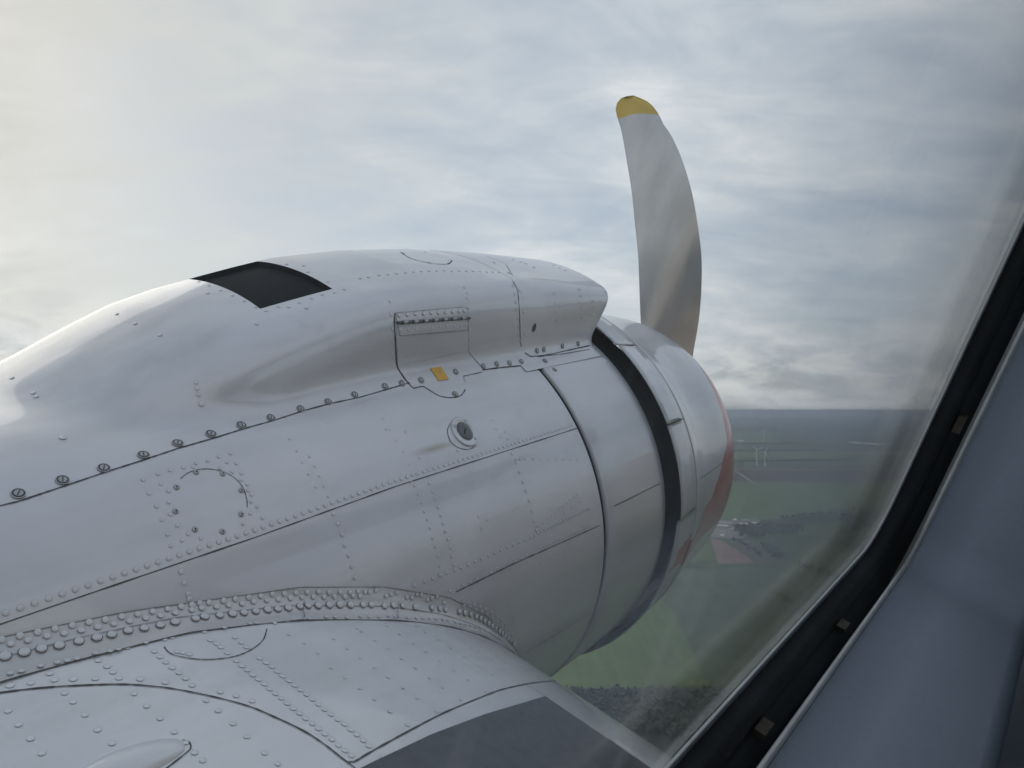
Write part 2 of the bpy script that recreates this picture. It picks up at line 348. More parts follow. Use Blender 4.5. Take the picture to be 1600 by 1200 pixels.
def scatter(poly, n, r=(4, 7), h=(8, 13)):
    poly = [gpt(*p)[:2] for p in poly]; xs = [p[0] for p in poly]; ys = [p[1] for p in poly]; out = []
    while len(out) < n:
        x, y = rng.uniform(min(xs), max(xs)), rng.uniform(min(ys), max(ys)); ins = False
        for i in range(len(poly)):
            (x1, y1), (x2, y2) = poly[i - 1], poly[i]
            if (y1 > y) != (y2 > y) and x < (x2 - x1) * (y - y1) / (y2 - y1) + x1: ins = not ins
        if ins: out.append((x, y, rng.uniform(*r), rng.uniform(*h)))
    return out
def row(pts, gap, r=(3, 6), h=(6, 11), jit=4):
    g = [gpt(*p)[:2] for p in pts]; out = []
    for a_, b_ in zip(g[:-1], g[1:]):
        L = np.linalg.norm(b_ - a_); n = max(2, int(L / gap))
        for i in range(n):
            if rng.random() < .12: continue
            q = a_ + (b_ - a_) * (i + rng.random()) / n; out.append((q[0] + rng.normal(0, jit), q[1] + rng.normal(0, jit), rng.uniform(*r), rng.uniform(*h)))
    return out
wood('wood', scatter([(820, 1082), (1000, 1079), (1120, 1080), (1180, 1120), (1100, 1160), (960, 1140), (840, 1115)], 760, (1.8, 4.5), (2.5, 7.5)), 'dark belt of trees at the foot of the green field below the cowling')
wood('wood', scatter([(1148, 826), (1190, 822), (1228, 824), (1262, 826), (1258, 834), (1215, 837), (1178, 842), (1150, 840)], 130) +
     scatter([(1190, 852), (1208, 856), (1222, 870), (1218, 876), (1202, 868)], 40) + row([(1150, 846), (1172, 858), (1190, 872)], 10), 'dark clump of trees beside the pale farm buildings')
wood('hedgerow', row([(1120, 722), (1230, 721), (1330, 719)], 7, (4, 8), (8, 13)) + row([(1130, 718.5), (1215, 717)], 14) + row([(1140, 704.8), (1290, 704.3)], 12, (5, 9), (8, 13), jit=10) + row([(1140, 694.5), (1260, 693.8)], 16, (6, 11), (8, 13), 12), 'dark tree lines between the far green fields', 'hedge')
wood('wood', scatter([(1150, 667), (1210, 667), (1215, 674), (1150, 673)], 160, (8, 16), (9, 14)) + scatter([(1240, 664), (1440, 664), (1440, 670), (1240, 671)], 260, (9, 18), (9, 15)) + row([(1140, 694), (1260, 693)], 40, (5, 9), (8, 12), 15), 'far dark woods near the horizon')
wood('wood', scatter([(1318, 806), (1400, 795), (1404, 826), (1306, 838)], 150, (4, 8), (7, 12)) + row([(1215, 811), (1330, 799), (1440, 789)], 11) + row([(1246, 884), (1330, 912), (1420, 945)], 12), 'hazy wood and hedge right of the farm near the window edge')
# farm buildings
M['barn_wall'] = simple('barn_wall', (0.48, 0.44, 0.40), 0.8, 0, 0.15, 0.4)
M['roof_pale'] = simple('pale_roof', (0.80, 0.81, 0.81), 0.5, 0, 0.06, 0.3); M['roof_grey'] = simple('grey_roof', (0.36, 0.37, 0.38), 0.6, 0, 0.15, 0.3)
def barn(u, v, L, Wd, H, rz, roof, label):
    g = gpt(u, v); e = bpy.data.objects.new('farm_building', None); COL.objects.link(e); e.location = (g[0], g[1], -ALT + 0.3); e.rotation_euler = (0, 0, rz)
    tag(e, label, 'building', 'buildings of the farm beside the cowling')
    l, w = L / 2, Wd / 2; rh = H + Wd * .32
    mesh_obj('wall', [(-l, -w, 0), (l, -w, 0), (l, w, 0), (-l, w, 0), (-l, -w, H), (l, -w, H), (l, w, H), (-l, w, H), (-l, 0, rh), (l, 0, rh)],
             [(0, 1, 5, 4), (1, 2, 6, 9, 5), (2, 3, 7, 6), (3, 0, 4, 8, 7)], M['barn_wall'], e, False)
    V = []; o_ = .6
    for z in (0.05, 0.35):
        V += [(-l - o_, -w - o_, H - .35 + z), (l + o_, -w - o_, H - .35 + z), (-l - o_, 0, rh + z), (l + o_, 0, rh + z), (-l - o_, w + o_, H - .35 + z), (l + o_, w + o_, H - .35 + z)]
    mesh_obj('roof', V, [(1, 0, 2, 3), (3, 2, 4, 5), (6, 7, 9, 8), (8, 9, 11, 10), (0, 1, 7, 6), (5, 4, 10, 11), (0, 6, 8, 2), (2, 8, 10, 4), (1, 3, 9, 7), (3, 5, 11, 9)], M[roof], e, False)
    mesh_obj('door', [(l + .05, -2, 0), (l + .05, 2, 0), (l + .05, 2, 3.6), (l + .05, -2, 3.6), (l + .15, -2, 0), (l + .15, 2, 0), (l + .15, 2, 3.6), (l + .15, -2, 3.6)], [(4, 5, 6, 7), (1, 0, 3, 2), (0, 4, 7, 3), (5, 1, 2, 6), (7, 6, 2, 3)], M['dark'], e, False)
barn(1133, 820, 40, 11, 4.5, -0.55, 'roof_grey', 'long grey barn nearest the red cowling band')
barn(1129, 823.5, 26, 5, 3.2, -0.5, 'roof_pale', 'narrow white shed in front of the long grey barn')
barn(1161, 823, 22, 13, 4.5, 0.12, 'roof_pale', 'broad pale-roofed barn in the middle of the farm')
barn(1147, 814.5, 12, 8, 4, 0.7, 'roof_pale', 'small bright white shed at the back of the farm')
barn(1165, 814.5, 18, 7, 4, 0.05, 'roof_grey', 'small grey shed behind the broad pale barn')
barn(1178, 819, 13, 5, 3.2, -0.6, 'roof_pale', 'narrow white shed at the right end of the farm')
barn(1143, 829, 12, 7, 3.6, 0.2, 'roof_grey', 'small grey shed in front of the long barn')
barn(1128, 838.5, 9, 6, 3.2, 0.1, 'roof_pale', 'tiny pale shed above the reddish field')
barn(1169, 828, 8, 5, 3.0, 1.2, 'roof_pale', 'tiny pale shed among the farm trees')
g = gpt(1157, 690); 
barn(1157, 690, 60, 24, 6, 0.0, 'roof_pale', 'far white greenhouse hall on the green field')
# wind turbines
M['turbine'] = simple('turbine_white', (0.75, 0.76, 0.77), 0.4)
def lathe(prof, n=10):
    V = [(r * math.cos(math.tau * j / n), r * math.sin(math.tau * j / n), z) for z, r in prof for j in range(n)]
    return V, grid_faces(len(prof), n, True)
def turbine(u, v0, v1, rot, label):
    g = gpt(u, v0); D = math.hypot(g[0], g[1]); H = (v0 - v1) / F * math.hypot(D, ALT); H *= 0.78
    e = bpy.data.objects.new('wind_turbine', None); COL.objects.link(e); e.location = (g[0], g[1], -ALT)
    tag(e, label, 'wind turbine', 'wind turbines on the plain')
    k = H / 60
    V, Fc = lathe([(0, 2.3 * k), (H * .5, 1.7 * k), (H, 1.2 * k)]); mesh_obj('tower', V, Fc, M['turbine'], e)
    s = 1.9 * k; mesh_obj('nacelle', [(x * s, y * 2.2 * s, H + z * s + s * .6) for x in (-1, 1) for y in (-1, 1) for z in (-1, 1)], [(0, 1, 3, 2), (4, 6, 7, 5), (0, 4, 5, 1), (2, 3, 7, 6), (1, 5, 7, 3), (0, 2, 6, 4)], M['turbine'], e, False)
    for q in range(3):
        a = rot + q * math.tau / 3; L = H * .52; c, s2 = math.cos(a), math.sin(a)
        prof = [(0.02, .9), (.15, 1.7), (.5, 1.1), (1, .25)]; V = []
        for f_, w in prof:
            for dw, dy_ in ((-w, -.3), (w, -.3), (w, .3), (-w, .3)):
                x, z = f_ * L, dw * k; V.append((c * x - s2 * z, -4.6 * k + dy_ * k, H + s * .6 + s2 * x + c * z))
        mesh_obj('blade', V, grid_faces(4, 4, True), M['turbine'], e)
turbine(1182.5, 727, 698, .35, 'nearer white wind turbine, left one of the close pair right of the cowling')
turbine(1195, 729, 702, 1.0, 'nearer white wind turbine, right one of the close pair right of the cowling')
turbine(1193, 690, 671, .7, 'distant white wind turbine above the close pair on the green field')
turbine(1183, 668, 655, .1, 'farthest small wind turbine just below the horizon')

hz_m = bpy.data.materials.new('haze_air'); hz_m.use_nodes = True; hz_m.node_tree.nodes.clear(); t = NT(hz_m.node_tree)
pv = t.n('ShaderNodeVolumePrincipled'); pv.inputs['Color'].default_value = (0.64, 0.74, 0.87, 1); pv.inputs['Density'].default_value = 0.85e-4; pv.inputs['Anisotropy'].default_value = 0.2
ou = t.n('ShaderNodeOutputMaterial'); t.l(pv.outputs[0], ou.inputs['Volume'])
hb = 37000.0; z0, z1 = -ALT - 1.0, 12.0
hv = [(x, y, z) for x in (-hb, hb) for y in (-hb, hb) for z in (z0, z1)]
tag(mesh_obj('haze', hv, [(0, 1, 3, 2), (4, 6, 7, 5), (0, 4, 5, 1), (2, 3, 7, 6), (1, 5, 7, 3), (0, 2, 6, 4)], hz_m, smooth=False), 'thin blue-grey haze over the plain', 'haze', kind='stuff')

# ------------------------------------------------------------------ aeroplane
plane = bpy.data.objects.new('aeroplane', None); COL.objects.link(plane); plane.matrix_world = AIR
tag(plane, 'silver propeller aeroplane with riveted engine nacelle and wing seen from its cabin window', 'aeroplane')
RN = 0.70
HX = [-1.2, .2, .45, .6, .7, .8, .9, 1.0, 1.1, 1.2, 1.322, 1.545, 1.817, 2.161, 2.5]
HH = [.36, .5, .576, .6194, .6676, .7205, .7692, .8011, .8253, .848, .8738, .898, .9094, .9026, .8849]
def hump_r(X, phi):
    """radius of nacelle + dorsal hump at station X, angle phi above inboard horizontal"""
    H = float(np.interp(X, HX, HH)); R = RN - 0.06 * max(0, 0.55 - X) ** 1.5 - np.interp(X, [-1.2, .2, .5, .7, .85, 1.0, 1.15, 1.35], [.38, .22, .165, .13, .10, .065, .03, 0]) * sm(np.minimum(phi, math.pi * .75), math.radians(61 - 6 * (1 - sm(X, .5, .78))), math.radians(79 + 30 * (1 - sm(X, .5, .78))))
    w = 0.245 + 0.03 * (1 - sm(X, .6, 1.35)); rc = 0.085 - .035 * sm(X, 2.0, 2.4) + 0.06 * (1 - sm(X, .5, 1.4)); kf = 0.045 + 0.03 * (1 - sm(X, .7, 1.4)) + .03 * (1 - sm(X, .5, .8)); kc = .62 + .35 * (1 - sm(X, .5, 1.4))
    ca, sa = np.abs(np.cos(phi)), np.sin(phi)
    lo = np.full_like(phi, 0.25); hi = np.full_like(phi, 1.2)
    def sd(r):
        a, h = r * ca, r * sa
        p = a - w; q = (h - (H - kc * a * a)) * .97
        e = np.maximum(rc - np.abs(p - q), 0) / rc; box = np.maximum(p, q) + e * e * rc * .25
        box = np.where(sa < 0.2, 1.0, box); c = r - R
        e2 = np.maximum(kf - np.abs(c - box), 0) / kf
        return np.minimum(c, box) - e2 * e2 * kf * .25
    for _ in range(40):
        mid = (lo + hi) / 2; s = sd(mid); lo = np.where(s < 0, mid, lo); hi = np.where(s < 0, hi, mid)
    return (lo + hi) / 2
PH = np.radians(np.concatenate([np.linspace(-90, 50, 60, endpoint=False), np.linspace(50, 90, 110, endpoint=False), np.linspace(90, 130, 110, endpoint=False), np.linspace(130, 270, 60, endpoint=False)]))
def pol(x, r, ph): return P_(x, r * math.cos(ph), r * math.sin(ph))
HOLE = (1.075, 1.27, math.radians(82.0), math.radians(101.5))
xs = sorted(set(list(np.round(np.linspace(-1.2, .3, 14), 4)) + list(np.round(np.linspace(.3, 1.996, 96), 4)) + [HOLE[0], HOLE[1]]))
ph_n = np.array(sorted([p for p in PH if min(abs(p - HOLE[2]), abs(p - HOLE[3])) > .002] + [HOLE[2], HOLE[3]]))
V = []
for x in xs:
    r = hump_r(x, ph_n); V += [pol(x, a_, p_) for a_, p_ in zip(r, ph_n)]
npn = len(ph_n); Fc = []
for i in range(len(xs) - 1):
    for j in range(npn):
        k = (j + 1) % npn
        if HOLE[0] - 1e-6 <= xs[i] and xs[i + 1] <= HOLE[1] + 1e-6 and HOLE[2] - 1e-6 <= ph_n[j] and ph_n[k] <= HOLE[3] + 1e-6 and k: continue
        Fc.append((i * npn + j, (i + 1) * npn + j, (i + 1) * npn + k, i * npn + k))
nac = mesh_obj('engine_nacelle', V, flip(Fc), M['nacelle'], plane)
nacV, nacF = V, flip(Fc)
tag(nac, 'silver riveted engine nacelle with dorsal hump')
# recessed air outlet in the hump
hx = [x for x in xs if HOLE[0] - 1e-6 <= x <= HOLE[1] + 1e-6]; hp = [p for p in ph_n if HOLE[2] - 1e-6 <= p <= HOLE[3] + 1e-6]
rimp = [(hx[0], p) for p in hp] + [(x, hp[-1]) for x in hx[1:]] + [(hx[-1], p) for p in hp[-2::-1]] + [(x, hp[0]) for x in hx[-2:0:-1]]
V, n_ = [], len(rimp)
for dr in (0.0, -0.014):
    for x, p in rimp:
        r = float(hump_r(x, np.array([p]))[0]) + dr; V.append(pol(x, r, p))
Fc = [(j, (j + 1) % n_, n_ + (j + 1) % n_, n_ + j) for j in range(n_)]; b0 = len(V)
for x in hx:
    V += [pol(x, float(hump_r(x, np.array([p]))[0]) - .014, p) for p in hp]
Fc += [tuple(b0 + q for q in f) for f in grid_faces(len(hx), len(hp))]
vent = mesh_obj('vent_opening', V, Fc, M['matt'], nac, False); tag(vent, 'black rectangular air outlet in the hump')

# nacelle interior bulkhead ring visible in the gap
def droop(q):
    q = np.array(q); q[2] -= .036 * np.clip((q[0] - 2.652) / .2, 0, 1); return q
def ring_surf(name, prof, mat, parent, n=180, p0=0, p1=math.tau, red=None, label=None):
    closed = abs(p1 - p0 - math.tau) < 1e-6
    phs = np.linspace(p0, p1, n, endpoint=not closed)
    V = [droop(pol(x, r, p)) for x, r in prof for p in phs]
    o = mesh_obj(name, V, grid_faces(len(prof), n, closed), mat, parent)
    if red is not None:
        at = o.data.attributes.new('red', 'FLOAT', 'POINT'); at.data.foreach_set('value', [float(red(x, p)) for x, r in prof for p in phs])
    if label: tag(o, label)
    return o
ring_surf('firewall_ring', [(1.96, .685), (2.06, .685)], M['dark'], nac)
skirt = ring_surf('engine_cowling', [(2.023, .690), (2.023, .7015), (2.027, .7036), (2.1, .7045), (2.25, .707), (2.4, .7095), (2.424, .7098), (2.424, .706), (2.30, .700)], M['skin'], plane, label='silver aft cowling panel behind the dark exit slot')
ring_surf('exhaust_baffle', [(2.28, .690), (2.40, .672), (2.55, .665), (2.72, .66), (2.72, .45)], M['dark'], skirt)
RED = [[-60, -6, -4.5, -3, 3.4, 7, 9, 13, 18.6, 22.7, 27.5, 34, 45, 60, 110], [9, 9, 2.80, 2.52, 2.575, 2.63, 2.685, 2.77, 2.84, 2.89, 2.96, 3.05, 3.085, 3.10, 3.11]]
def redf(x, p):
    d = math.degrees(p); d = d - 360 if d > 180 else d
    return np.clip((x - np.interp(d, *RED)) / 0.03 + .5, 0, 1)
pr = [(2.660, .70), (2.660, .7340), (2.664, .7347), (2.70, .731), (2.76, .720), (2.82, .7085), (2.88, .698), (2.95, .688), (3.02, .681), (3.10, .676), (3.18, .671), (3.26, .662), (3.32, .652), (3.37, .638), (3.41, .622), (3.44, .603), (3.455, .582), (3.45, .560), (3.42, .545), (3.30, .53)]
prd = []
for (x0, r0), (x1, r1) in zip(pr[:-1], pr[1:]):
    for q in range(3): prd.append((x0 + (x1 - x0) * q / 3, r0 + (r1 - r0) * q / 3))
prd.append(pr[-1])
cowl = ring_surf('nose_cowl', prd, M['cowl'], plane, 360, red=redf, label='rounded silver nose cowl ring with red lip band')
ring_surf('hinge_gap', [(2.60, .7255), (2.69, .7255)], M['dark'], cowl, 180)
ring_surf('engine_face', [(3.1, .535), (3.1, .20), (3.25, .16), (3.35, .14)], M['dark'], cowl, 60)
_cv = [Vector(droop(pol(x, r, p))) for x, r in pr[1:15] for p in np.linspace(0, math.tau, 240, endpoint=False)]
_cb = BVHTree.FromPolygons(_cv, grid_faces(14, 240, True)); _rb = []
for u, v in [(1143, 650), (1136, 690), (1129, 720), (1123, 745), (1111, 780), (1096, 810), (1086, 825)]:
    lc = _cb.ray_cast(Vector((0, 0, 0)), Vector(ray(u, v)), 9)[0]
    if lc is not None: _rb.append((math.degrees(math.atan2(lc.z + .036 - CZ, CY - lc.y)), lc.x))
_rb.sort()
RED[0] = [-60, _rb[0][0] - 13.5, _rb[0][0] - 12, _rb[0][0] - 6] + [a for a, b in _rb] + [55, 80, 120]
RED[1] = [9, 9, 2.50, 2.54] + [b for a, b in _rb] + [_rb[-1][1] + .08, 3.43, 3.44]
for d_ in (cowl.data,):
    vv = [redf(v.co.x, math.atan2(v.co.z + .036 - CZ, CY - v.co.y)) for v in d_.vertices]
    d_.attributes['red'].data.foreach_set('value', [float(q) for q in vv])
# cowl flaps: curved plates hinged on the nose cowl
def flap(d0, d1, lift, name='cowl_flap', x0=2.470):
    p0, p1 = math.radians(d0), math.radians(d1); n = 24; phs = np.linspace(p0, p1, n); V = []; rd = []
    prof = [(2.648, .7345), (2.60, .7345 + lift * .2), (2.55, .7345 + lift * .5), (2.51, .7345 + lift * .78), (x0, .7345 + lift)]
    full = prof + [(x, r - .005) for x, r in reversed(prof)]
    for x, r in full:
        for p in phs: V.append(pol(x, r, p)); rd.append(redf(x, p))
    Fc = grid_faces(len(full), n) + [tuple((len(full) - 1) * n + j for j in (0,)) + ()] * 0
    L = len(full)
    for j in range(n - 1): Fc.append(((L - 1) * n + j, (L - 1) * n + j + 1, j + 1, j))
    for j in (0, n - 1): Fc.append(tuple(i * n + j for i in range(L)))
    o = mesh_obj(name, V, Fc, M['cowl'], cowl, False)
    at = o.data.attributes.new('red', 'FLOAT', 'POINT'); at.data.foreach_set('value', [float(v) for v in rd])
    bev = o.data; return o
for d0, d1, lf in ((13.0, 38.9, .019), (39.2, 64.5, .021), (65.2, 92, .017), (92.6, 119, .017), (119.6, 146, .017), (-14, 12.2, .006), (-41, -14.6, .010), (-68, -41.6, .010), (-95, -68.6, .01), (-122, -95.6, .01), (-149, -122.6, .01), (-176, -149.6, .01), (146.6, 183.4, .01)):
    o = flap(d0, d1, lf)
    for pl in o.data.polygons: pl.use_smooth = len(pl.vertices) == 4

# dorsal scoop on top of the cowling
ps = np.radians(np.concatenate([np.linspace(64.5, 90, 80, endpoint=False), np.linspace(90, 115.5, 81)]))
sx = list(np.linspace(1.928, 2.44, 30)) + [2.448, 2.452]
V = []
for i, x in enumerate(sx):
    r = hump_r(x, ps); base = np.interp(x, [2.0, 2.42], [.702, .7105]); r = np.maximum(r, base)
    off = np.interp(x, [1.928, 1.99], [.0004, .0022]) if x < 2.445 else (0.0 if x < 2.45 else -0.006)
    lean = np.clip((r - .74) / .16, 0, 1)
    for rr, p in zip(r, ps):
        q = np.array(pol(x, rr + off, p)); q[0] += sm(x, 2.15, 2.45) * np.clip((q[2] - CZ - .80) / .1, -1, 1) * .046; V.append(q)
nb_ = len(sx)
for x, sh in ((2.452, .016), (2.40, .022), (2.20, .022)):       # inner lip and duct
    r = hump_r(x, ps)
    for rr, p in zip(r, ps):
        q = np.array(pol(x, max(rr - sh, .69 if x < 2.41 else .70), p)); q[0] += sm(x, 2.15, 2.45) * np.clip((q[2] - CZ - .80) / .1, -1, 1) * .046; V.append(q)
npS = len(ps)
scoop = mesh_obj('air_scoop', V, flip([(i * npS + j, (i + 1) * npS + j, (i + 1) * npS + j + 1, i * npS + j + 1) for i in range(nb_ + 2) for j in range(npS - 1)]), None, plane, True,
                 mats=[M['skin'], M['dark']], midx=[1 if i > nb_ else 0 for i in range(nb_ + 2) for j in range(npS - 1)])
tag(scoop, 'silver forward-facing air scoop on top of the cowling')
scV = V[:nb_ * npS]; scF = flip([(i * npS + j, (i + 1) * npS + j, (i + 1) * npS + j + 1, i * npS + j + 1) for i in range(nb_ - 1) for j in range(npS - 1)])

# wing: constant section along the span
UX = [-2.2, -1.4, -.6, 0.0, .381, .5, .645, .842, 1.065, 1.214, 1.348, 1.462, 1.55, 1.62, 1.675, 1.71, 1.728]
UH = [.20, .36, .452, .476, .468, .459, .440, .396, .322, .258, .182, .098, .018, -.062, -.142, -.21, -.26]
LX = [1.735, 1.728, 1.705, 1.66, 1.58, 1.45, 1.2, .8, .2, -.6, -1.4, -2.2]; LH = [-.29, -.32, -.36, -.40, -.435, -.462, -.485, -.49, -.46, -.36, -.2, .12]
def spline(xs_, ys_, n):
    xs_, ys_ = np.array(xs_), np.array(ys_); P = np.stack([xs_, ys_], 1); s = np.concatenate([[0], np.cumsum(np.linalg.norm(np.diff(P, axis=0), axis=1))])
    out = []
    for q in np.linspace(0, s[-1], n):
        i = min(max(np.searchsorted(s, q) - 1, 0), len(s) - 2); tt = (q - s[i]) / (s[i + 1] - s[i])
        p0, p1, p2, p3 = P[max(i - 1, 0)], P[i], P[i + 1], P[min(i + 2, len(P) - 1)]
        out.append(0.5 * ((2 * p1) + (-p0 + p2) * tt + (2 * p0 - 5 * p1 + 4 * p2 - p3) * tt ** 2 + (-p0 + 3 * p1 - 3 * p2 + p3) * tt ** 3))
    return np.array(out)
prof = spline(UX + LX, UH + LH, 150)
aa = list(np.linspace(-.85, .2, 4)) + list(np.linspace(.45, 1.44, 22))
V = [P_(x, a_, h) for a_ in aa for x, h in prof]
wF = grid_faces(len(aa), len(prof))
wing = mesh_obj('wing', V, wF, M['wing'], plane); tag(wing, 'silver riveted wing surface running below the nacelle')
wgV, wgF = V, wF
def wing_h(X): return float(np.interp(X, UX, UH))
# fillet strip between nacelle and wing
FX = np.array([-.3, 0.0, .407, .578, .888, 1.084, 1.267, 1.401, 1.525, 1.62]); FT = np.array([46, 45.5, 43.9, 41.7, 36.2, 30.8, 23.8, 16.0, 5.3, -3.5])
WX = np.array([-.3, 0, .381, .5, .645, .842, 1.065, 1.214, 1.348, 1.462, 1.55, 1.62]); WA = np.array([.56, .565, .573, .584, .595, .627, .666, .693, .717, .734, .732, .712])
V = []; NB = 11; fxs = np.linspace(-.3, 1.615, 90)
for x in fxs:
    pt_ = math.radians(np.interp(x, FX, FT)); h = wing_h(x); pc = math.asin(np.clip(h / RN, -1, 1)); ws = np.interp(x, WX, WA)
    A_ = np.array([RN * math.cos(pt_), RN * math.sin(pt_)]) ; C_ = np.array([RN * math.cos(pc), h]); B_ = np.array([ws, h])
    nA = A_ / np.linalg.norm(A_)
    A_ = A_ + nA * .0025; B_ = B_ + np.array([0, .0025])
    slope = (np.interp(x + .02, UX, UH) - np.interp(x - .02, UX, UH)) / .04
    for q in np.linspace(0, 1, NB):
        p = (1 - q) ** 2 * A_ + 2 * q * (1 - q) * (C_ + np.array([.004, .004])) + q * q * B_; V.append(P_(x, p[0], p[1]))
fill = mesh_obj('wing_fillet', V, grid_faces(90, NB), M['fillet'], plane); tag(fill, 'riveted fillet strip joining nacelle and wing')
fiV, fiF = V, grid_faces(90, NB)

# ---- surface lookup so that seams, rivets and fittings sit on the metal
def bvh(V, Fc): return BVHTree.FromPolygons([Vector(v) for v in V], Fc)
cwV = [droop(pol(x, r, p)) for x, r in pr[1:14] for p in np.linspace(0, math.tau, 240, endpoint=False)]
skp = [(2.019, .7005), (2.1, .7045), (2.25, .707), (2.424, .7098)]
skV = [pol(x, r, p) for x, r in skp for p in np.linspace(0, math.tau, 240, endpoint=False)]
fpV = [pol(x, r, p) for x, r in ((2.648, .7345), (2.55, .744), (2.47, .7535)) for p in np.radians(np.linspace(13, 119, 120))]
SURF = {'nac': (bvh(nacV, nacF), nac), 'scoop': (bvh(scV, scF), scoop), 'wing': (bvh(wgV, wgF), wing), 'fill': (bvh(fiV, fiF), fill),
        'cowl': (bvh(cwV, grid_faces(13, 240, True)), cowl), 'skirt': (bvh(skV, grid_faces(4, 240, True)), skirt), 'flap': (bvh(fpV, grid_faces(3, 120)), cowl)}
def hit(u, v, keys):
    d = Vector(ray(u, v)); best = None
    for k in keys:
        loc, nor, idx, dist = SURF[k][0].ray_cast(Vector((0, 0, 0)), d, 12)
        if loc is not None and (best is None or dist < best[2]):
            if nor.dot(d) > 0: nor = -nor
            best = (loc, nor, dist, k)
    return best
def polyhit(pts, keys, step=7):
    out = []
    for (u0, v0), (u1, v1) in zip(pts[:-1], pts[1:]):
        n = max(1, int(math.hypot(u1 - u0, v1 - v0) / step))
        for i in range(n):
            h = hit(u0 + (u1 - u0) * i / n, v0 + (v1 - v0) * i / n, keys)
            if h: out.append(h)
    h = hit(*pts[-1], keys)
    if h: out.append(h)
    return out
def cat_pts(pts, n=6):
    P = np.array(pts, float); o = []
    for i in range(len(P) - 1):
        p0, p1, p2, p3 = P[max(i - 1, 0)], P[i], P[i + 1], P[min(i + 2, len(P) - 1)]
        for tt in np.linspace(0, 1, n, endpoint=False):
            o.append(tuple(0.5 * ((2 * p1) + (-p0 + p2) * tt + (2 * p0 - 5 * p1 + 4 * p2 - p3) * tt ** 2 + (-p0 + 3 * p1 - 3 * p2 + p3) * tt ** 3)))
    o.append(tuple(P[-1])); return o
def ribbon(name, hs, w, mat, parent, off=0.0012, jit=0.35):
    if len(hs) < 2: return
    V, Fc = [], []
    for i, (p, n, d, k) in enumerate(hs):
        tg = hs[min(i + 1, len(hs) - 1)][0] - hs[max(i - 1, 0)][0]
        s = n.cross(tg).normalized() * (w * .40) * (1 + random.uniform(-jit, jit))
        q = p + n * off; V += [q + s, q - s]
        if i: Fc.append((2 * i - 2, 2 * i, 2 * i + 1, 2 * i - 1))
    return mesh_obj(name, V, Fc, mat, parent, False)
def seam(pts, keys, w=.003, mat='seam', smooth=False, off=.0012, name='panel_seam'):
    hs = polyhit(cat_pts(pts) if smooth else pts, keys, 6)
    if hs: return ribbon(name, hs, w, M[mat], SURF[hs[0][3]][1], off)
def xphi(x, deg, key='nac', r=None):
    p = math.radians(deg); rr = float(hump_r(x, np.array([p]))[0]) if r is None else r
    return (Vector(pol(x, rr, p)), Vector((0, -math.cos(p), math.sin(p))), 0, key)
# ---- seams
seam([(-60, 808), (0, 790.6), (28, 784), (103, 759), (165, 738), (223, 719.5), (278, 701), (337, 684), (381, 670), (426, 657.6), (474, 642), (515, 631), (562, 621), (634, 600), (640, 598)], ['nac'], .0032)
ribbon('panel_seam', [xphi(x, np.interp(x, [.2, .83, 1.2, 2.0], [45.2, 45.6, 46.4, 46.3])) for x in np.linspace(.15, 1.998, 80)], .0028, M['seam'], nac)
seam([(712, 925), (800, 882), (948, 816)], ['nac'], .003)
seam([(820, 1020), (880, 984), (937, 949)], ['nac'], .002, 'seam_soft')
seam([(617, 489), (616, 507), (618, 541), (620, 570), (629, 587), (639, 600), (646, 607)], ['nac'], .0042, smooth=True)
seam([(646, 607), (660, 604), (668, 608), (684, 617.6), (697, 621), (710, 621), (720, 618), (727, 609)], ['nac'], .0034, smooth=True)
seam([(727, 598), (725, 592), (724, 588)], ['nac'], .0016, 'seam_soft')
seam([(724, 588), (753, 581.5)], ['nac'], .0026)
seam([(731, 496), (731, 525), (732, 548), (738, 557), (749, 570), (754, 576)], ['nac'], .002, smooth=True)
seam([(754, 578), (787, 574), (831, 570)], ['nac'], .005)
seam([(801, 440), (808, 453), (811, 481), (813, 532), (815, 541)], ['scoop', 'nac'], .0035, smooth=True)
seam([(760, 400), (790, 412), (801, 431)], ['scoop', 'nac'], .0022, 'seam_soft')
seam([(820, 551), (829, 557), (844, 556), (863, 553), (884, 548), (926, 539)], ['scoop', 'skirt', 'nac'], .0045)
seam([(840, 557.5), (880, 553), (921, 546)], ['skirt', 'scoop'], .0026)
seam([(949, 796), (980, 781), (1012, 765), (1037, 752)], ['skirt'], .0035)
seam([(945, 797), (952, 792)], ['skirt'], .010)
seam([(1088, 752), (1110, 737), (1130, 722), (1143, 711)], ['cowl'], .003)
seam([(626, 394), (640, 403), (660, 409), (680, 412.5), (697, 413), (704, 410), (706, 407)], ['nac'], .004, smooth=True)
seam([(1040, 658.5), (1062, 654.5)], ['flap', 'cowl'], .003, off=.004)
# round access plate outline
seam([(282, 748), (296, 738), (318, 733), (345, 736), (365, 746), (378, 760), (385, 778), (386, 793)], ['nac'], .0016, 'seam', True)
# fillet laps and wing seams
def fill_row(col, w, mat, off, i0=0, i1=90):
    hs = []
    for i in range(i0, i1):
        p = Vector(fiV[i * NB + col]); q = Vector(fiV[i * NB + max(col - 1, 0)]); r_ = Vector(fiV[i * NB + min(col + 1, NB - 1)]); x_ = Vector(fiV[min(i + 1, 89) * NB + col]) - Vector(fiV[max(i - 1, 0) * NB + col])
        n_ = x_.cross(r_ - q).normalized(); n_ = n_ if n_.dot(p) < 0 else -n_; hs.append((p, n_, 0, 'fill'))
    ribbon('panel_seam', hs, w, M[mat], fill, off)
fill_row(0, .0020, 'seam_soft', .0012); fill_row(5, .0016, 'seam_soft', .0014); fill_row(NB - 1, .0020, 'seam', .0008)
seam([(474, 941), (472, 950), (475, 967)], ['fill'], .002, off=.0035); seam([(622, 940), (620, 955), (621, 968)], ['fill'], .002, off=.0035)
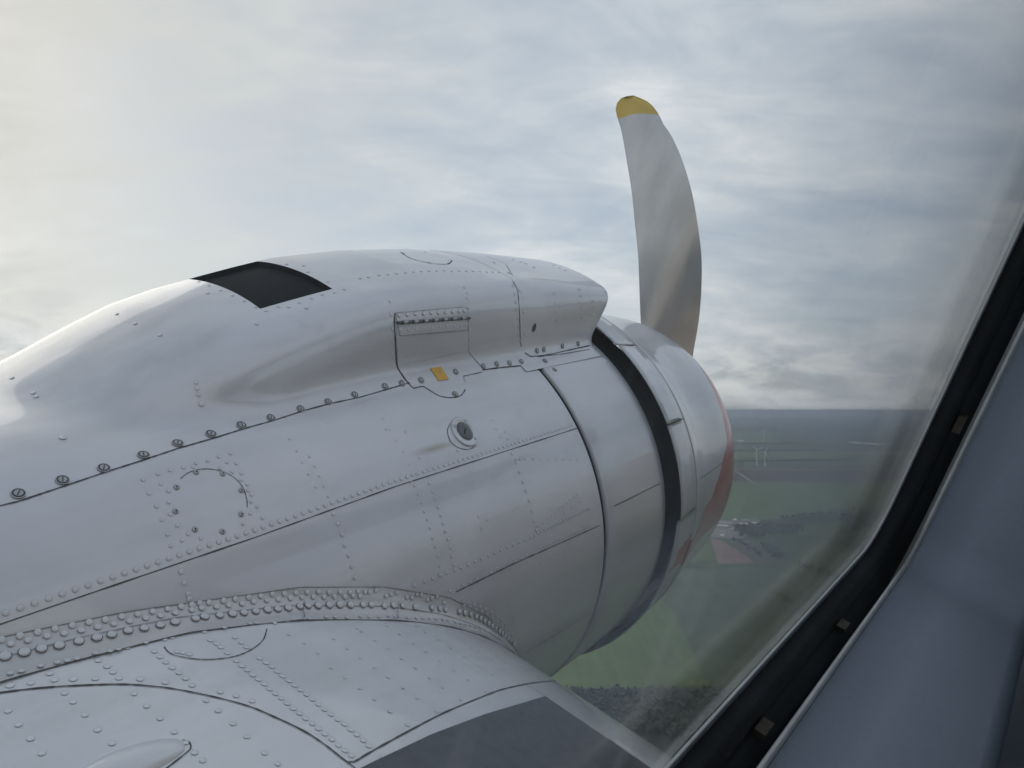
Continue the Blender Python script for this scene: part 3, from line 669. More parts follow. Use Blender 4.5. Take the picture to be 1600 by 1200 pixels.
C1 = [(-60, 1092), (0, 1083), (70, 1075), (140, 1071), (196, 1070), (245, 1073.6), (280, 1078.5), (332, 1089), (385, 1103), (420, 1117), (472, 1141.5), (507, 1164), (539, 1189), (548, 1191), (556, 1189.5), (580, 1175), (640, 1142), (692, 1115), (745, 1092.5), (780, 1079), (815, 1070.5), (836, 1067), (864, 1064.5), (876, 1065)]
seam(C1, ['wing'], .0034, 'seam', True)
seam([(539, 1189), (552, 1199), (570, 1215)], ['wing'], .003)
seam([(256, 1011), (266, 1021.5), (287, 1027.7), (315, 1031), (343, 1030), (371, 1025), (395, 1014), (411, 1000), (417, 983)], ['wing'], .0022, 'seam', True)
seam([(822, 1070), (852, 1089), (895.5, 1118.7), (944.5, 1152), (990, 1180), (1021, 1200), (1060, 1226)], ['wing'], .002)
# dark walkway sheet on the wing, laid 2 mm proud
edge1 = polyhit([(520, 1228), (566, 1200), (605, 1181.7), (675, 1148.5), (759, 1117), (851, 1089.5)], ['wing'], 10)
edge2 = polyhit([(851, 1089.5), (895.5, 1119.5), (944.5, 1152.5), (990, 1181), (1021, 1201), (1070, 1232), (1150, 1285)], ['wing'], 10)
aEnd = 1.40
V = []; xw = [h[0][0] for h in edge1]; yw = [h[0][1] for h in edge1]
x_lo, x_hi = min(xw), max(xw)
oe = np.argsort(xw); a_of = lambda x: CY - float(np.interp(x, np.array(xw)[oe], np.array(yw)[oe]))
xsW = np.linspace(x_lo, x_hi, 24); pz = prof[:80]; oz_ = np.argsort(pz[:, 0])
for x in xsW:
    h = float(np.interp(x, pz[oz_, 0], pz[oz_, 1])); a0 = a_of(x)
    for q in np.linspace(0, 1, 8): V.append(P_(x + .0012, a0 + (aEnd - a0) * q, h + .0022))
walk = mesh_obj('walkway_panel', V, flip(grid_faces(24, 8)), M['panel'], wing); tag(walk, 'dark blue-grey walkway sheet on the wing root')
# ---- rivets: list of (hit, radius, kind)
RV = []
def rz(pts, origin, sc_, keys, r, kind='rivet'):
    for x, y in pts:
        h = hit(origin[0] + x * sc_, origin[1] + y * sc_, keys)
        if h: RV.append((h, r * random.uniform(.93, 1.07), kind))
def line_rv(pts, keys, gap, r, kind='rivet', jit=.08):
    hs = polyhit(pts, keys, 4)
    if len(hs) < 2: return
    acc = 0; nxt = 0
    for i in range(1, len(hs)):
        d = (hs[i][0] - hs[i - 1][0]).length
        if d > .2: acc = nxt = 0; continue
        while nxt <= acc + d and d > 0:
            tt = (nxt - acc) / d; p = hs[i - 1][0].lerp(hs[i][0], tt); RV.append(((p, hs[i][1], hs[i][2], hs[i][3]), r * random.uniform(.92, 1.08), kind)); nxt += gap * random.uniform(1 - jit, 1 + jit)
        acc += d
z7, z8, z4, z3, z2, z6, za, zh = ((0, 900), .35), ((500, 900), .35), ((450, 650), .34375), ((0, 700), .3125), ((500, 350), .3125), ((560, 370), .1875), ((760, 400), .15), ((600, 460), .1625)
# long seam, rivets just above it
for x in np.arange(.20, 1.99, .0187):
    RV.append((xphi(x, np.interp(x, [.2, .83, 1.2, 2.0], [45.2, 45.6, 46.4, 46.3]) + 1.05), .0062 if x < 1.25 else .0052, 'rivet'))
# frames
for x, d0, d1, st, r in ((.679, 44.3, 38.5, 1.55, .0062), (1.016, 45.2, 32.4, 1.85, .0058), (1.258, 45.4, 27.5, 1.75, .0046), (1.304, 45.0, 28.8, 1.6, .0054), (1.643, 45.4, 27.0, 2.15, .0062), (1.648, 20.5, -6, 2.3, .0046), (1.27, 60, 47.5, 2.6, .003), (1.0, 60, 48, 2.4, .0034), (1.63, 54, 47.5, 2.2, .0034)):
    d = d0
    while d > d1: RV.append((xphi(x + random.uniform(-.0015, .0015), d), r, 'rivet')); d -= st * random.uniform(.93, 1.07)
for x, st in ((1.988, 1.15), (1.968, 1.5)):
    d = 66.0
    while d > -12: RV.append((xphi(x, d), .0027, 'rivet')); d -= st * random.uniform(.9, 1.1)
rz([(573, 770), (620, 752), (657, 738), (688, 723), (722, 714), (759, 701), (784, 688), (818, 676), (849, 661), (880, 649), (910, 636), (939, 623), (967, 611), (996, 598), (1023, 586), (1050, 574), (1076, 563), (1103, 550)], *z4, ['nac'], .0062)
line_rv([(835, 836), (921, 794)], ['nac'], .0165, .0060); line_rv([(845, 856), (922, 821)], ['nac'], .0165, .0060); line_rv([(849, 862), (926, 826)], ['nac'], .03, .003)
rz([(735, 797), (769, 782), (795, 769), (827, 755), (858, 741), (890, 728), (920, 712), (949, 695), (978, 686), (1006, 672), (1032, 660), (1059, 646), (1085, 635), (1112, 622)], *z4, ['nac'], .0060)
line_rv([(842, 822), (905, 770)], ['nac'], .022, .0045); line_rv([(845, 871), (935, 845)], ['nac'], .030, .0042); line_rv([(808, 717), (905, 718)], ['nac'], .035, .0042)
line_rv([(818, 1015), (930, 947)], ['nac'], .014, .0028)
rz([(866, 457), (905, 470), (880, 512), (1037, 195), (1055, 195), (1131, 500), (1253, 440), (1292, 412), (1328, 388)], *z4, ['nac'], .0055)
rz([(1333, 678), (1305, 725), (1281, 775), (1250, 826), (1222, 870), (1355, 628), (1276, 578)], *z4, ['nac'], .0040)
# fillet
BIG7 = [(22, 360), (108, 343), (185, 327), (264, 313), (352, 294), (432, 278), (498, 265), (571, 247), (643, 236), (715, 222), (781, 208), (872, 193), (912, 183), (980, 178), (1037, 171), (1088, 166), (1141, 160), (1194, 153), (1239, 150), (1286, 145), (1337, 138), (1374, 134), (1419, 134), (1468, 131), (1515, 130), (1563, 131)]
BIG8 = [(38, 131), (87, 131), (135, 131), (190, 130), (227, 130), (285, 136), (326, 133), (367, 135), (424, 141), (498, 143), (533, 147), (559, 152), (620, 160), (645, 165), (671, 172), (696, 182), (715, 190), (733, 202), (751, 212), (768, 223), (784, 235), (799, 246), (812, 257), (825, 268), (838, 278), (850, 290), (862, 302)]
rz(BIG7, *z7, ['fill', 'nac'], .0088, 'bolt'); rz(BIG8[2:], *z8, ['fill', 'nac'], .0080, 'bolt')
U7 = [(5, 285), (88, 268), (168, 252), (245, 236), (322, 222), (397, 208), (470, 197), (543, 183), (614, 172), (680, 160), (748, 149), (808, 138), (846, 102), (855, 130), (890, 122), (932, 120), (997, 112), (1050, 104), (1109, 97), (1163, 91), (1215, 83), (1269, 80), (1320, 77), (1371, 74), (1421, 71), (1468, 74), (1517, 72), (1561, 73)]
L7 = [(47, 304), (125, 288), (209, 269), (286, 257), (362, 244), (436, 229), (507, 215), (578, 203), (650, 189), (716, 178), (781, 166), (855, 153), (900, 145), (965, 138), (1020, 131), (1080, 124), (1131, 116), (1190, 110), (1242, 106), (1295, 100), (1347, 97), (1398, 95), (1446, 95), (1492, 94), (1538, 94)]
rz(U7 + L7, *z7, ['fill', 'nac'], .0066)
U8 = [(132, 74), (168, 70), (200, 73), (220, 73), (248, 66), (293, 90), (316, 84), (340, 75), (386, 96), (408, 98), (431, 83), (451, 85), (478, 108), (498, 100), (520, 94), (552, 120), (610, 112), (636, 116), (659, 121), (687, 129), (714, 138), (740, 149), (765, 162), (787, 177), (807, 195), (827, 217), (844, 239), (857, 261), (868, 290), (146, 91), (176, 92), (110, 95), (640, 135), (667, 141), (697, 152), (722, 160), (745, 172), (770, 187), (791, 203), (810, 222), (829, 243), (844, 265)]
rz(U8, *z8, ['fill', 'nac'], .0062)
E7 = [(45, 436), (95, 426), (182, 403), (256, 388), (300, 380), (343, 371), (425, 347), (491, 338), (528, 330), (568, 322), (650, 300), (735, 285), (767, 276), (912, 250), (1000, 233), (1114, 214), (1143, 211), (1227, 211), (1282, 205), (1317, 200), (1380, 193), (1455, 186), (1495, 186), (1548, 188)]
E8 = [(67, 186), (120, 187), (180, 182), (217, 184), (262, 184), (305, 180), (332, 183), (391, 188), (430, 189), (460, 190), (489, 190), (517, 192), (548, 196), (573, 201), (605, 208), (628, 213), (650, 217), (672, 222), (694, 228), (718, 238), (742, 248), (765, 260), (785, 272)]
rz(E7, *z7, ['fill', 'wing'], .0056); rz(E8, *z8, ['fill', 'wing'], .0046)
# wing
R1 = [(1160, 368), (1188, 388), (1214, 405), (1239, 428), (1262, 448), (1290, 468), (1316, 490), (1342, 510), (1368, 530), (1395, 552), (1421, 574), (1448, 597), (1478, 619), (1508, 642), (1537, 662), (1567, 686), (1594, 708)]
R2 = [(1015, 345), (1055, 380), (1080, 402), (1103, 421), (1128, 442), (1154, 462), (1180, 483), (1204, 506), (1230, 526), (1256, 547), (1282, 569), (1310, 592), (1337, 614), (1364, 637), (1394, 660), (1422, 682), (1450, 706), (1482, 730), (1511, 757), (1540, 780), (1568, 802)]
R0 = [(690, 337), (715, 362), (741, 386), (769, 410), (799, 433), (829, 458), (857, 489), (438, 378), (478, 404), (504, 430), (531, 457), (222, 436), (243, 465), (45, 490), (138, 478), (327, 461), (425, 459), (626, 461), (738, 475), (983, 518), (1055, 536), (1125, 559), (790, 338), (815, 343), (845, 350), (940, 287), (967, 303), (985, 318), (1049, 275), (1077, 298), (1100, 318)]
rz(R1 + R2 + R0, *z7, ['wing'], .0064)
rz([(50, 617), (80, 642), (109, 663), (136, 687), (163, 711), (193, 735), (218, 760), (390, 665), (280, 808), (520, 604), (312, 605)], *z8, ['wing'], .0060)
rz([(36, 604), (83, 665), (137, 727), (187, 793), (289, 524), (326, 564), (379, 622), (436, 688), (500, 748), (543, 795), (570, 825), (600, 527), (655, 582), (714, 637), (777, 698), (829, 745), (921, 557), (974, 603), (1040, 660), (1102, 718), (1182, 792), (1240, 840), (868, 790), (905, 825)], *z7, ['wing'], .0056)
for q in ([(165, 234), (185, 248), (245, 289), (305, 326), (363, 370), (425, 411), (488, 456), (548, 500), (628, 553), (63, 281), (122, 325), (180, 367), (241, 409), (305, 454), (370, 500), (435, 548)], [(300, 224), (355, 260), (416, 301), (474, 340), (533, 381), (597, 422), (662, 465), (738, 517)], [(430, 224), (470, 250), (527, 285), (582, 322), (645, 363), (706, 400), (765, 439), (838, 484)],
          [(535, 227), (564, 244), (590, 262), (620, 281), (648, 298), (677, 317), (708, 336), (736, 355), (768, 375), (796, 393), (825, 413), (858, 433), (890, 452), (908, 463)], [(640, 250), (668, 252), (697, 287), (725, 289), (754, 324), (783, 325), (811, 360), (839, 360), (873, 398), (899, 398), (933, 434), (957, 434)],
          [(930, 462), (965, 460), (992, 460), (1012, 457), (1032, 457)], [(48, 410), (112, 455), (176, 502), (243, 552)], [(-140, 262), (-70, 300), (-10, 345)]):
    rz(q, *z8, ['wing'], .0042)
# hump, hatch and scoop
rz([(15, 347), (83, 337), (173, 320), (245, 315), (317, 307), (391, 299), (457, 293), (522, 288), (588, 286), (653, 284), (715, 282), (778, 287), (840, 284), (900, 287), (957, 288), (1013, 289), (1070, 294), (1118, 294), (1172, 298), (883, 424), (904, 468), (904, 511), (262, 540), (555, 126), (590, 211), (755, 196), (380, 134)], *z6, ['nac', 'scoop'], .0050)
rz([(68, 195), (80, 330), (83, 462), (88, 598), (812, 133), (818, 235), (823, 340), (825, 443)], *zh, ['nac'], .0058)
rz([(278, 310), (297, 395), (310, 480), (316, 560), (325, 655), (330, 735), (333, 815), (346, 885), (712, 490), (722, 580), (728, 668), (730, 738), (970, 350), (982, 415), (990, 530), (988, 640), (705, 385), (1240, 375), (1115, 470), (1108, 545), (1102, 615)], *za, ['scoop', 'nac'], .0062)
rz([(346, 358), (387, 583), (401, 808), (82, 68), (235, 175), (700, 97), (805, 97), (762, 120), (865, 116), (935, 143), (820, 148), (570, 42), (410, 80), (360, 62), (280, 38), (495, 118)], *za, ['scoop', 'nac'], .0076)
z1 = ((0, 350), .34375)
rz([(532, 410), (615, 453), (727, 505), (55, 700), (152, 768), (165, 785), (1167, 455), (1393, 382), (892, 720), (895, 748), (902, 776), (945, 315), (1380, 190), (1210, 158), (1303, 183), (1400, 218)], *z1, ['nac'], .0058)
rz([(285, 973), (916, 818)], *z1, ['nac'], .0080)
rz([(905, 262), (950, 280), (1003, 302), (1057, 325), (1110, 350), (1163, 378), (1210, 395), (1265, 376), (1312, 378), (1360, 358), (1415, 338), (1465, 322), (1520, 312), (1565, 297), (1490, 262)], *z1, ['nac'], .0048)
rz([(1140, 118), (1063, 82)], *z1, ['nac'], .003)
PLATE = [(714, 160), (790, 130), (851, 112), (918, 98), (965, 95), (980, 76), (1040, 64), (1094, 44), (1152, 28), (1135, 72), (1181, 78), (1100, 100), (1160, 120), (1207, 128), (1207, 160), (1236, 182), (1240, 212), (1258, 235), (1256, 268), (1286, 293), (1252, 328), (1312, 350), (842, 215), (804, 180), (745, 227), (843, 272), (783, 292), (852, 333), (810, 360), (887, 387), (838, 432), (941, 430), (910, 462), (856, 490), (1005, 452), (1215, 380)]
rz(PLATE, *z3, ['nac'], .0046)
rz([(98, 185), (120, 228), (142, 273), (163, 320), (183, 368), (535, 72), (770, 158), (600, 190), (583, 265), (560, 300), (985, 72), (1000, 105), (447, 60)], *z4, ['nac'], .0036)
# skirt and cowl small fixings
for d in np.arange(66, -12, -2.0): RV.append((xphi(2.042, d + random.uniform(-.2, .2), 'skirt', .7038), .0026, 'rivet'))
for d in (60, 56, 49, 43, 37, 31, 24): RV.append((xphi(2.416, d, 'skirt', .7096), .0045, 'bright'))
rz([(1458, 307), (1472, 372), (1478, 445), (1485, 512), (1497, 440), (1515, 405), (1500, 485), (1465, 435)], *z4, ['skirt'], .0058)
z5 = ((800, 450), .25)
rz([(878, 586), (1072, 1090), (945, 648), (958, 648), (930, 646), (840, 518), (858, 518), (876, 520), (1050, 1005), (1070, 1000), (1090, 993)], *z5, ['flap', 'cowl'], .0045)
rz([(620, 312), (800, 322)], *z5, ['flap', 'cowl'], .009)
rz([(1163, 10), (1178, 8), (1170, 40), (1185, 20)], (800, 750), .25, ['cowl'], .006)

def dome(n=9, h=.20):
    V = []
    for r_, z_ in ((1.13, .012), (1.0, .02), (.84, h * .62), (.44, h * .95)): V += [(r_ * math.cos(math.tau * j / n), r_ * math.sin(math.tau * j / n), z_) for j in range(n)]
    return V, grid_faces(4, n, True) + [tuple(3 * n + j for j in range(n))], [1] * n + [0] * (2 * n + 1)
def bolt(n=12):
    V = []
    for r_, z_ in ((1.16, .01), (1.03, .02), (1.0, .02), (.97, .24), (.84, .33), (.0, .36)):
        V += [(r_ * math.cos(math.tau * j / n), r_ * math.sin(math.tau * j / n), z_) for j in range(n)]
    return V, grid_faces(6, n, True), [1] * n + [0] * (4 * n)
def frame(p, n, s, rot=0.0):
    z = n.normalized(); x = Vector((1, 0, 0)); x = (x - z * x.dot(z)).normalized(); y = z.cross(x)
    R = Matrix(((x.x, y.x, z.x), (x.y, y.y, z.y), (x.z, y.z, z.z))).to_4x4()
    return Matrix.Translation(p) @ R @ Matrix.Rotation(rot, 4, 'Z') @ Matrix.Diagonal((s, s, s, 1))
def shared(name, V, Fc, mats, midx=None, smooth=True):
    me = bpy.data.meshes.new(name); me.from_pydata(V, [], Fc)
    for mm in mats: me.materials.append(mm)
    if midx: me.polygons.foreach_set('material_index', midx)
    me.polygons.foreach_set('use_smooth', [smooth] * len(me.polygons)); return me
fV, fF, fI = dome(9, .13); dV, dF, dI = dome(); bV, bF, bI = bolt()
ME = {'rivet': shared('rivet', dV, dF, [M['rivet'], M['ring']], dI), 'flat': shared('rivet', fV, fF, [M['rivet_wing'], M['ring_wing']], fI), 'bright': shared('rivet', dV, dF, [M['rim'], M['ring']], dI), 'bolt': shared('bolt', bV, bF, [M['rivet'], M['seam']], bI)}
RV.sort(key=lambda q: -(q[1] / max(q[0][0].length, .3)))
rest = {}
for i, (h, r, kind) in enumerate(RV):
    p = h[0] + h[1] * .0010; kind = 'flat' if h[3] == 'wing' and kind == 'rivet' else kind
    if h[3] == 'fill' or kind == 'bolt': p = p + h[1] * .0012
    r *= .70 if kind != 'bolt' else .76; mt = frame(p, h[1], r, random.random() * 6)
    if i < 285: link_copy('bolt' if kind == 'bolt' else 'rivet', ME[kind], SURF[h[3]][1], mt)
    else: rest.setdefault(h[3], []).append(mt)
for k, ms_ in rest.items():
    V, Fc, I = [], [], []
    for mt in ms_:
        b0 = len(V); V += [mt @ Vector(v) for v in (fV if k == 'wing' else dV)]; Fc += [tuple(q + b0 for q in f) for f in dF]; I += dI
    tag(mesh_obj('rivets', V, Fc, None, SURF[k][1], mats=[M['rivet_wing'], M['ring_wing']] if k == 'wing' else [M['rivet'], M['ring']], midx=I), kind='stuff')

# ---- quarter-turn fasteners with slots
def fastener_mesh(n=14):
    V, Fc, I = [], [], []
    rings = [(1.0, 0.0), (1.0, .14), (.86, .16), (.80, .06), (.68, .06), (.64, .22), (.0, .24)]
    for r_, z_ in rings: V += [(r_ * math.cos(math.tau * j / n), r_ * math.sin(math.tau * j / n), z_) for j in range(n)]
    Fc = grid_faces(len(rings), n, True); I = [0] * (2 * n) + [1] * (2 * n) + [0] * (2 * n)
    b0 = len(V); w, l, z = .085, .52, .27; V += [(-l, -w, z), (l, -w, z), (l, w, z), (-l, w, z), (-l, -w, .1), (l, -w, .1), (l, w, .1), (-l, w, .1)]
    Fc += [tuple(b0 + q for q in f) for f in ((0, 1, 2, 3), (0, 4, 5, 1), (2, 6, 7, 3), (1, 5, 6, 2), (3, 7, 4, 0))]; I += [1] * 5
    return shared('quarter_turn_fastener', V, Fc, [M['steel'], M['seam']], I, False)
FMESH = fastener_mesh()
for u, v in [(28.5, 772), (97.5, 751), (162, 732), (224, 711.5), (277.5, 693), (329.5, 678.5), (377, 665), (423, 653), (469.5, 639), (512.5, 628), (554, 617), (601.5, 604), (628, 599), (658, 594.5), (712, 581), (711, 616), (755, 572.5), (776, 569), (796, 567.5), (814.5, 565), (839, 548), (849.5, 546), (878.5, 540.5), (903, 537), (851.5, 564), (866, 578)]:
    h = hit(u, v, ['nac', 'scoop', 'skirt'])
    if h: link_copy('quarter_turn_fastener', FMESH, SURF[h[3]][1], frame(h[0] + h[1] * .0012, h[1], .0104 if u < 400 else .0092, random.uniform(.6, 1.6)))
# screws of the round plate
sV, sF, sI = bolt(10); SCREW = shared('screw', sV, sF, [M['steel'], M['seam_soft']], sI)
sp2 = shared('screw_recess', [(math.cos(math.tau * j / 8), math.sin(math.tau * j / 8), 0) for j in range(8)], [tuple(range(8))], [M['seam']])
for x, y in [(980, 122), (1113, 130), (1206, 213), (1206, 332), (1112, 418), (974, 408), (878, 317), (882, 197)]:
    h = hit(x * .3125, 700 + y * .3125, ['nac'])
    if h:
        link_copy('screw', SCREW, nac, frame(h[0] + h[1] * .001, h[1], .0048)); link_copy('screw_recess', sp2, nac, frame(h[0] + h[1] * .0036, h[1], .0017))
# ---- hinged hatch: two hinge leaves, barrel knuckles
def patch(name, quad, keys, off, mat, parent, nu=10, nv=4, thick=.0012):
    (a0, a1, a2, a3) = [np.array(q, float) for q in quad]; V = []; ok = True
    for i in range(nu):
        for j in range(nv):
            s_, t_ = i / (nu - 1), j / (nv - 1); q = (a0 * (1 - s_) + a1 * s_) * (1 - t_) + (a3 * (1 - s_) + a2 * s_) * t_
            h = hit(q[0], q[1], keys)
            if h is None: return None
            V.append(h[0] + h[1] * off)
    n0 = len(V); Fc = grid_faces(nu, nv); bd = [i * nv for i in range(nu)] + [(nu - 1) * nv + j for j in range(1, nv)] + [i * nv + nv - 1 for i in range(nu - 2, -1, -1)] + [j for j in range(nv - 2, 0, -1)]
    h = hit(*quad[0], keys); low = [V[k] - h[1] * (off + .0005) for k in bd]; V += low
    for q in range(len(bd)): Fc.append((bd[q], n0 + q, n0 + (q + 1) % len(bd), bd[(q + 1) % len(bd)]))
    return mesh_obj(name, V, Fc, mat, parent, False)
door = patch('access_door', [(619, 512), (730, 502), (731, 547), (621, 571)], ['nac'], .0022, M['skin'], nac, 12, 8)
patch('hinge_leaf', [(619, 490), (728, 480), (730, 495), (619, 503)], ['nac'], .0030, M['skin'], nac)
patch('hinge_leaf', [(621, 508), (729, 499), (727, 516), (623, 524)], ['nac'], .0042, M['skin'], nac)
seam([(618, 489), (672, 484.5), (726, 479.5), (729, 484), (730, 492)], ['nac'], .0014, 'seam_soft', off=.0034); seam([(621, 518), (624, 524), (675, 519.5), (727, 515), (730, 510)], ['nac'], .0016, 'seam_soft', off=.0046)
h0, h1 = hit(617.5, 504.5, ['nac']), hit(731, 497, ['nac'])
K = 15
for i in range(K):
    p = h0[0].lerp(h1[0], (i + .04) / K) + h0[1] * .007; q = h0[0].lerp(h1[0], (i + .93) / K) + h0[1] * .007
    ax_ = (q - p).normalized(); u_ = ax_.cross(h0[1]).normalized(); w_ = ax_.cross(u_); V = []
    for c in (p, q):
        for j in range(8): V.append(c + (u_ * math.cos(math.tau * j / 8) + w_ * math.sin(math.tau * j / 8)) * (.0048 if i % 2 else .0042))
    mesh_obj('hinge_knuckle', V, grid_faces(2, 8, True) + [tuple(range(8)), tuple(range(15, 7, -1))], M['steel'] if i % 2 else M['lens'], nac)
for pts in ([(137, 205), (215, 198), (293, 192), (370, 187), (442, 180), (514, 178), (581, 174), (650, 170), (713, 165), (765, 162)], [(150, 337), (224, 335), (302, 331), (381, 323), (454, 317), (524, 310), (596, 304), (666, 300), (731, 292), (783, 288)]):
    for x, y in pts:
        h = hit(600 + x * .1625, 460 + y * .1625, ['nac'])
        if h: link_copy('hinge_rivet', ME['bolt'], nac, frame(h[0] + h[1] * .0036, h[1], .0046))
stk = patch('sticker', [(671.5, 575), (688.5, 573), (701, 593), (685, 595.5)], ['nac'], .0020, M['sticker'], nac, 6, 6); tag(stk, 'small yellow sticker below the hatch')
h = hit(687, 583.5, ['nac']); link_copy('sticker_mark', sp2, nac, frame(h[0] + h[1] * .0026, h[1], .0016))
# round filler fitting with collar
h = hit(725.5, 674.5, ['nac']); n = 32
V, I = [], []
rings = [(.043, .0005), (.043, .0028), (.040, .0036), (.0275, .0034), (.0262, .0005), (.0262, -.004)]
for r_, z_ in rings: V += [(r_ * math.cos(math.tau * j / n), r_ * math.sin(math.tau * j / n), z_) for j in range(n)]
o = mesh_obj('filler_collar', V, grid_faces(len(rings), n, True), M['skin'], nac); o.matrix_local = frame(h[0], h[1], 1)
V = []
for r_, z_ in ((.0262, .0012), (.022, .0034), (.014, .0030), (.0, .0028)): V += [(r_ * math.cos(math.tau * j / n), r_ * math.sin(math.tau * j / n), z_) for j in range(n)]
o = mesh_obj('filler_cap', V, grid_faces(4, n, True), M['lens'], nac); o.matrix_local = frame(h[0], h[1], 1); tag(o, 'round dark filler cap in a pale collar')
o = mesh_obj('cap_slot', [(-.009, -.0014, .0042), (.009, -.0014, .0042), (.009, .0014, .0042), (-.009, .0014, .0042)], [(0, 1, 2, 3)], M['seam'], nac, False); o.matrix_local = frame(h[0], h[1], 1, .9)
for a_ in (2.5, .9, -.9):
    p = Vector(frame(h[0], h[1], 1) @ Vector((.034 * math.cos(a_), .034 * math.sin(a_), .003))); link_copy('screw', SCREW, nac, frame(p, h[1], .0048))
seam([(703, 662), (699, 674), (704, 690), (717, 700), (733, 702), (744, 696)], ['nac'], .0022, smooth=True, off=.001)
# drain hole in the scoop
h = hit(834.5, 512, ['scoop']); V = [(0.0105 * math.cos(math.tau * j / 20), .0145 * math.sin(math.tau * j / 20), .0008) for j in range(20)]
o = mesh_obj('drain_hole', V, [tuple(range(20))], M['dark'], scoop, False); o.matrix_local = frame(h[0], h[1], 1)
# low blister on the wing
h0, h1 = hit(205, 1192, ['wing']), hit(290, 1161, ['wing'])
ax_ = (h1[0] - h0[0]); L = ax_.length; ax_.normalize(); nn_ = h0[1]; sd_ = nn_.cross(ax_).normalized(); V = []
for i in range(20):
    s_ = -1 + 2 * i / 19; w = .026 * math.sqrt(max(0, 1 - s_ ** 2)); hh = .013 * math.sqrt(max(0, 1 - s_ ** 2))
    for j in range(11):
        a_ = math.pi * j / 10; V.append(h0[0] + ax_ * (L * s_) + sd_ * (w * math.cos(a_)) + nn_ * (hh * math.sin(a_) - .001))
mesh_obj('blister_fairing', V, flip(grid_faces(20, 11)), M['wing'], wing)
seam([(255, 1205), (292, 1176), (298, 1168), (295, 1160), (285, 1157)], ['wing'], .0022, smooth=True)

# ------------------------------------------------------------------ propeller
LEFT = [(1003, 520), (1001, 500), (999, 450), (997, 400), (992, 350), (987, 300), (979, 250), (971, 205), (964, 182), (962, 168), (967, 156), (978, 150.5), (990, 149)]
RIGHT = [(1082, 560), (1084, 547), (1092, 500), (1096, 450), (1096, 400), (1090, 350), (1081, 300), (1066, 250), (1049, 212), (1037, 195), (1029, 178), (1014, 160), (990, 149)]
prop = ring_surf('propeller', [(3.36, .14), (3.46, .17), (3.60, .17), (3.72, .15), (3.80, .10), (3.85, .03)], M['steel'], plane, 40); tag(prop, 'single visible propeller blade on a hub hidden by the cowl')
def on_x(u, v, X): d = ray(u, v); return d * (X / d[0])
def resample(P, n):
    P = np.array(cat_pts(P, 8)); s = np.concatenate([[0], np.cumsum(np.linalg.norm(np.diff(P, axis=0), axis=1))]); q = np.linspace(0, s[-1], n); return np.stack([np.interp(q, s, P[:, 0]), np.interp(q, s, P[:, 1])], 1)
NS, NC = 40, 9
Lp, Rp = resample(LEFT, NS), resample(RIGHT, NS); V, tip = [], []
rowsB = []
for i in range(NS):
    f_ = i / (NS - 1); tw = .075 * (1 - f_) ** 1.2 + .012
    rowsB.append((on_x(*Lp[i], 3.62 - tw), on_x(*Rp[i], 3.62 + tw)))
cB = np.array([0, CY, CZ]); l0, r0 = rowsB[0]
hubp = np.array([3.60, CY, CZ + .06]); ins = []
for q in (0.0, .45, .8):                                     # shank inside the cowl
    w0 = .30 + .7 * q; mid = (l0 + r0) / 2; c_ = hubp * (1 - q) + (mid + (mid - (rowsB[3][0] + rowsB[3][1]) / 2) * 1.0) * q; hw = (r0 - l0) / 2 * w0; ins.append((c_ - hw, c_ + hw))
rowsB = ins + rowsB
for side in (1, -1):
    for i, (l_, r_) in enumerate(rowsB):
        th = .022 * (1 - i / len(rowsB)) + .004 if i < len(rowsB) - 1 else 0
        ch = r_ - l_; spn = np.array(rowsB[min(i + 1, len(rowsB) - 1)][0]) - np.array(rowsB[max(i - 1, 0)][0]); n_ = np.cross(ch, spn); n_ = n_ / (np.linalg.norm(n_) + 1e-9)
        for j in range(NC):
            c = j / (NC - 1); V.append(l_ + ch * c + n_ * side * th * math.sin(math.pi * c) ** .7)
            tip.append(0.0)
nr = len(rowsB)
f1 = grid_faces(nr, NC); Fc = f1 + [tuple(q + nr * NC for q in reversed(f)) for f in f1]
blade = mesh_obj('blade', V, Fc, M['blade'], prop)
tagv = []
for v in V:
    v = np.array(v); d_ = v / np.linalg.norm(v); k = F / (d_ @ AX_F); tagv.append(0)
# yellow tip: the outer 11 cm of the blade radius
rad = [math.hypot(v[1] - CY, v[2] - CZ) for v in V]; rmax = max(rad)
at = blade.data.attributes.new('tip', 'FLOAT', 'POINT'); at.data.foreach_set('value', [float(np.clip((r_ - (rmax - .100)) / .02 + .5, 0, 1)) for r_ in rad])
tag(blade, 'grey curved propeller blade with yellow tip')

# ------------------------------------------------------------------ fuselage, window, trim
BE, TI = math.radians(2.5), math.radians(2.5)
NW = np.array([math.sin(BE) * math.cos(TI), math.cos(BE) * math.cos(TI), math.sin(TI)]); E1v = np.array([math.cos(BE), -math.sin(BE), 0]); E2v = np.cross(E1v, NW); E2v = E2v if E2v[2] > 0 else -E2v
def wp(s, t_, d): return E1v * s + E2v * t_ + NW * d
def rrect(s0, s1, t0, t1, r, n=9):
    out = []
    for cx, cy_, a0 in ((s1 - r, t1 - r, 0), (s0 + r, t1 - r, 90), (s0 + r, t0 + r, 180), (s1 - r, t0 + r, 270)):
        for i in range(n): a = math.radians(a0 + 90 * i / (n - 1)); out.append((cx + r * math.cos(a), cy_ + r * math.sin(a)))
    return out
S0, S1, T0, T1 = -.26, .429, -.1545, .27
fus = None
def loop_strip(name, loops, mat, parent, smooth=True):
    n = len(loops[0]); V = [wp(*p) for lp in loops for p in lp]; return mesh_obj(name, V, grid_faces(len(loops), n, True), mat, parent, smooth)
def lp(off, d, r=.026): return [(s, t_, d) for s, t_ in rrect(S0 - off, S1 + off, T0 - off, T1 + off, max(r + off, .004))]
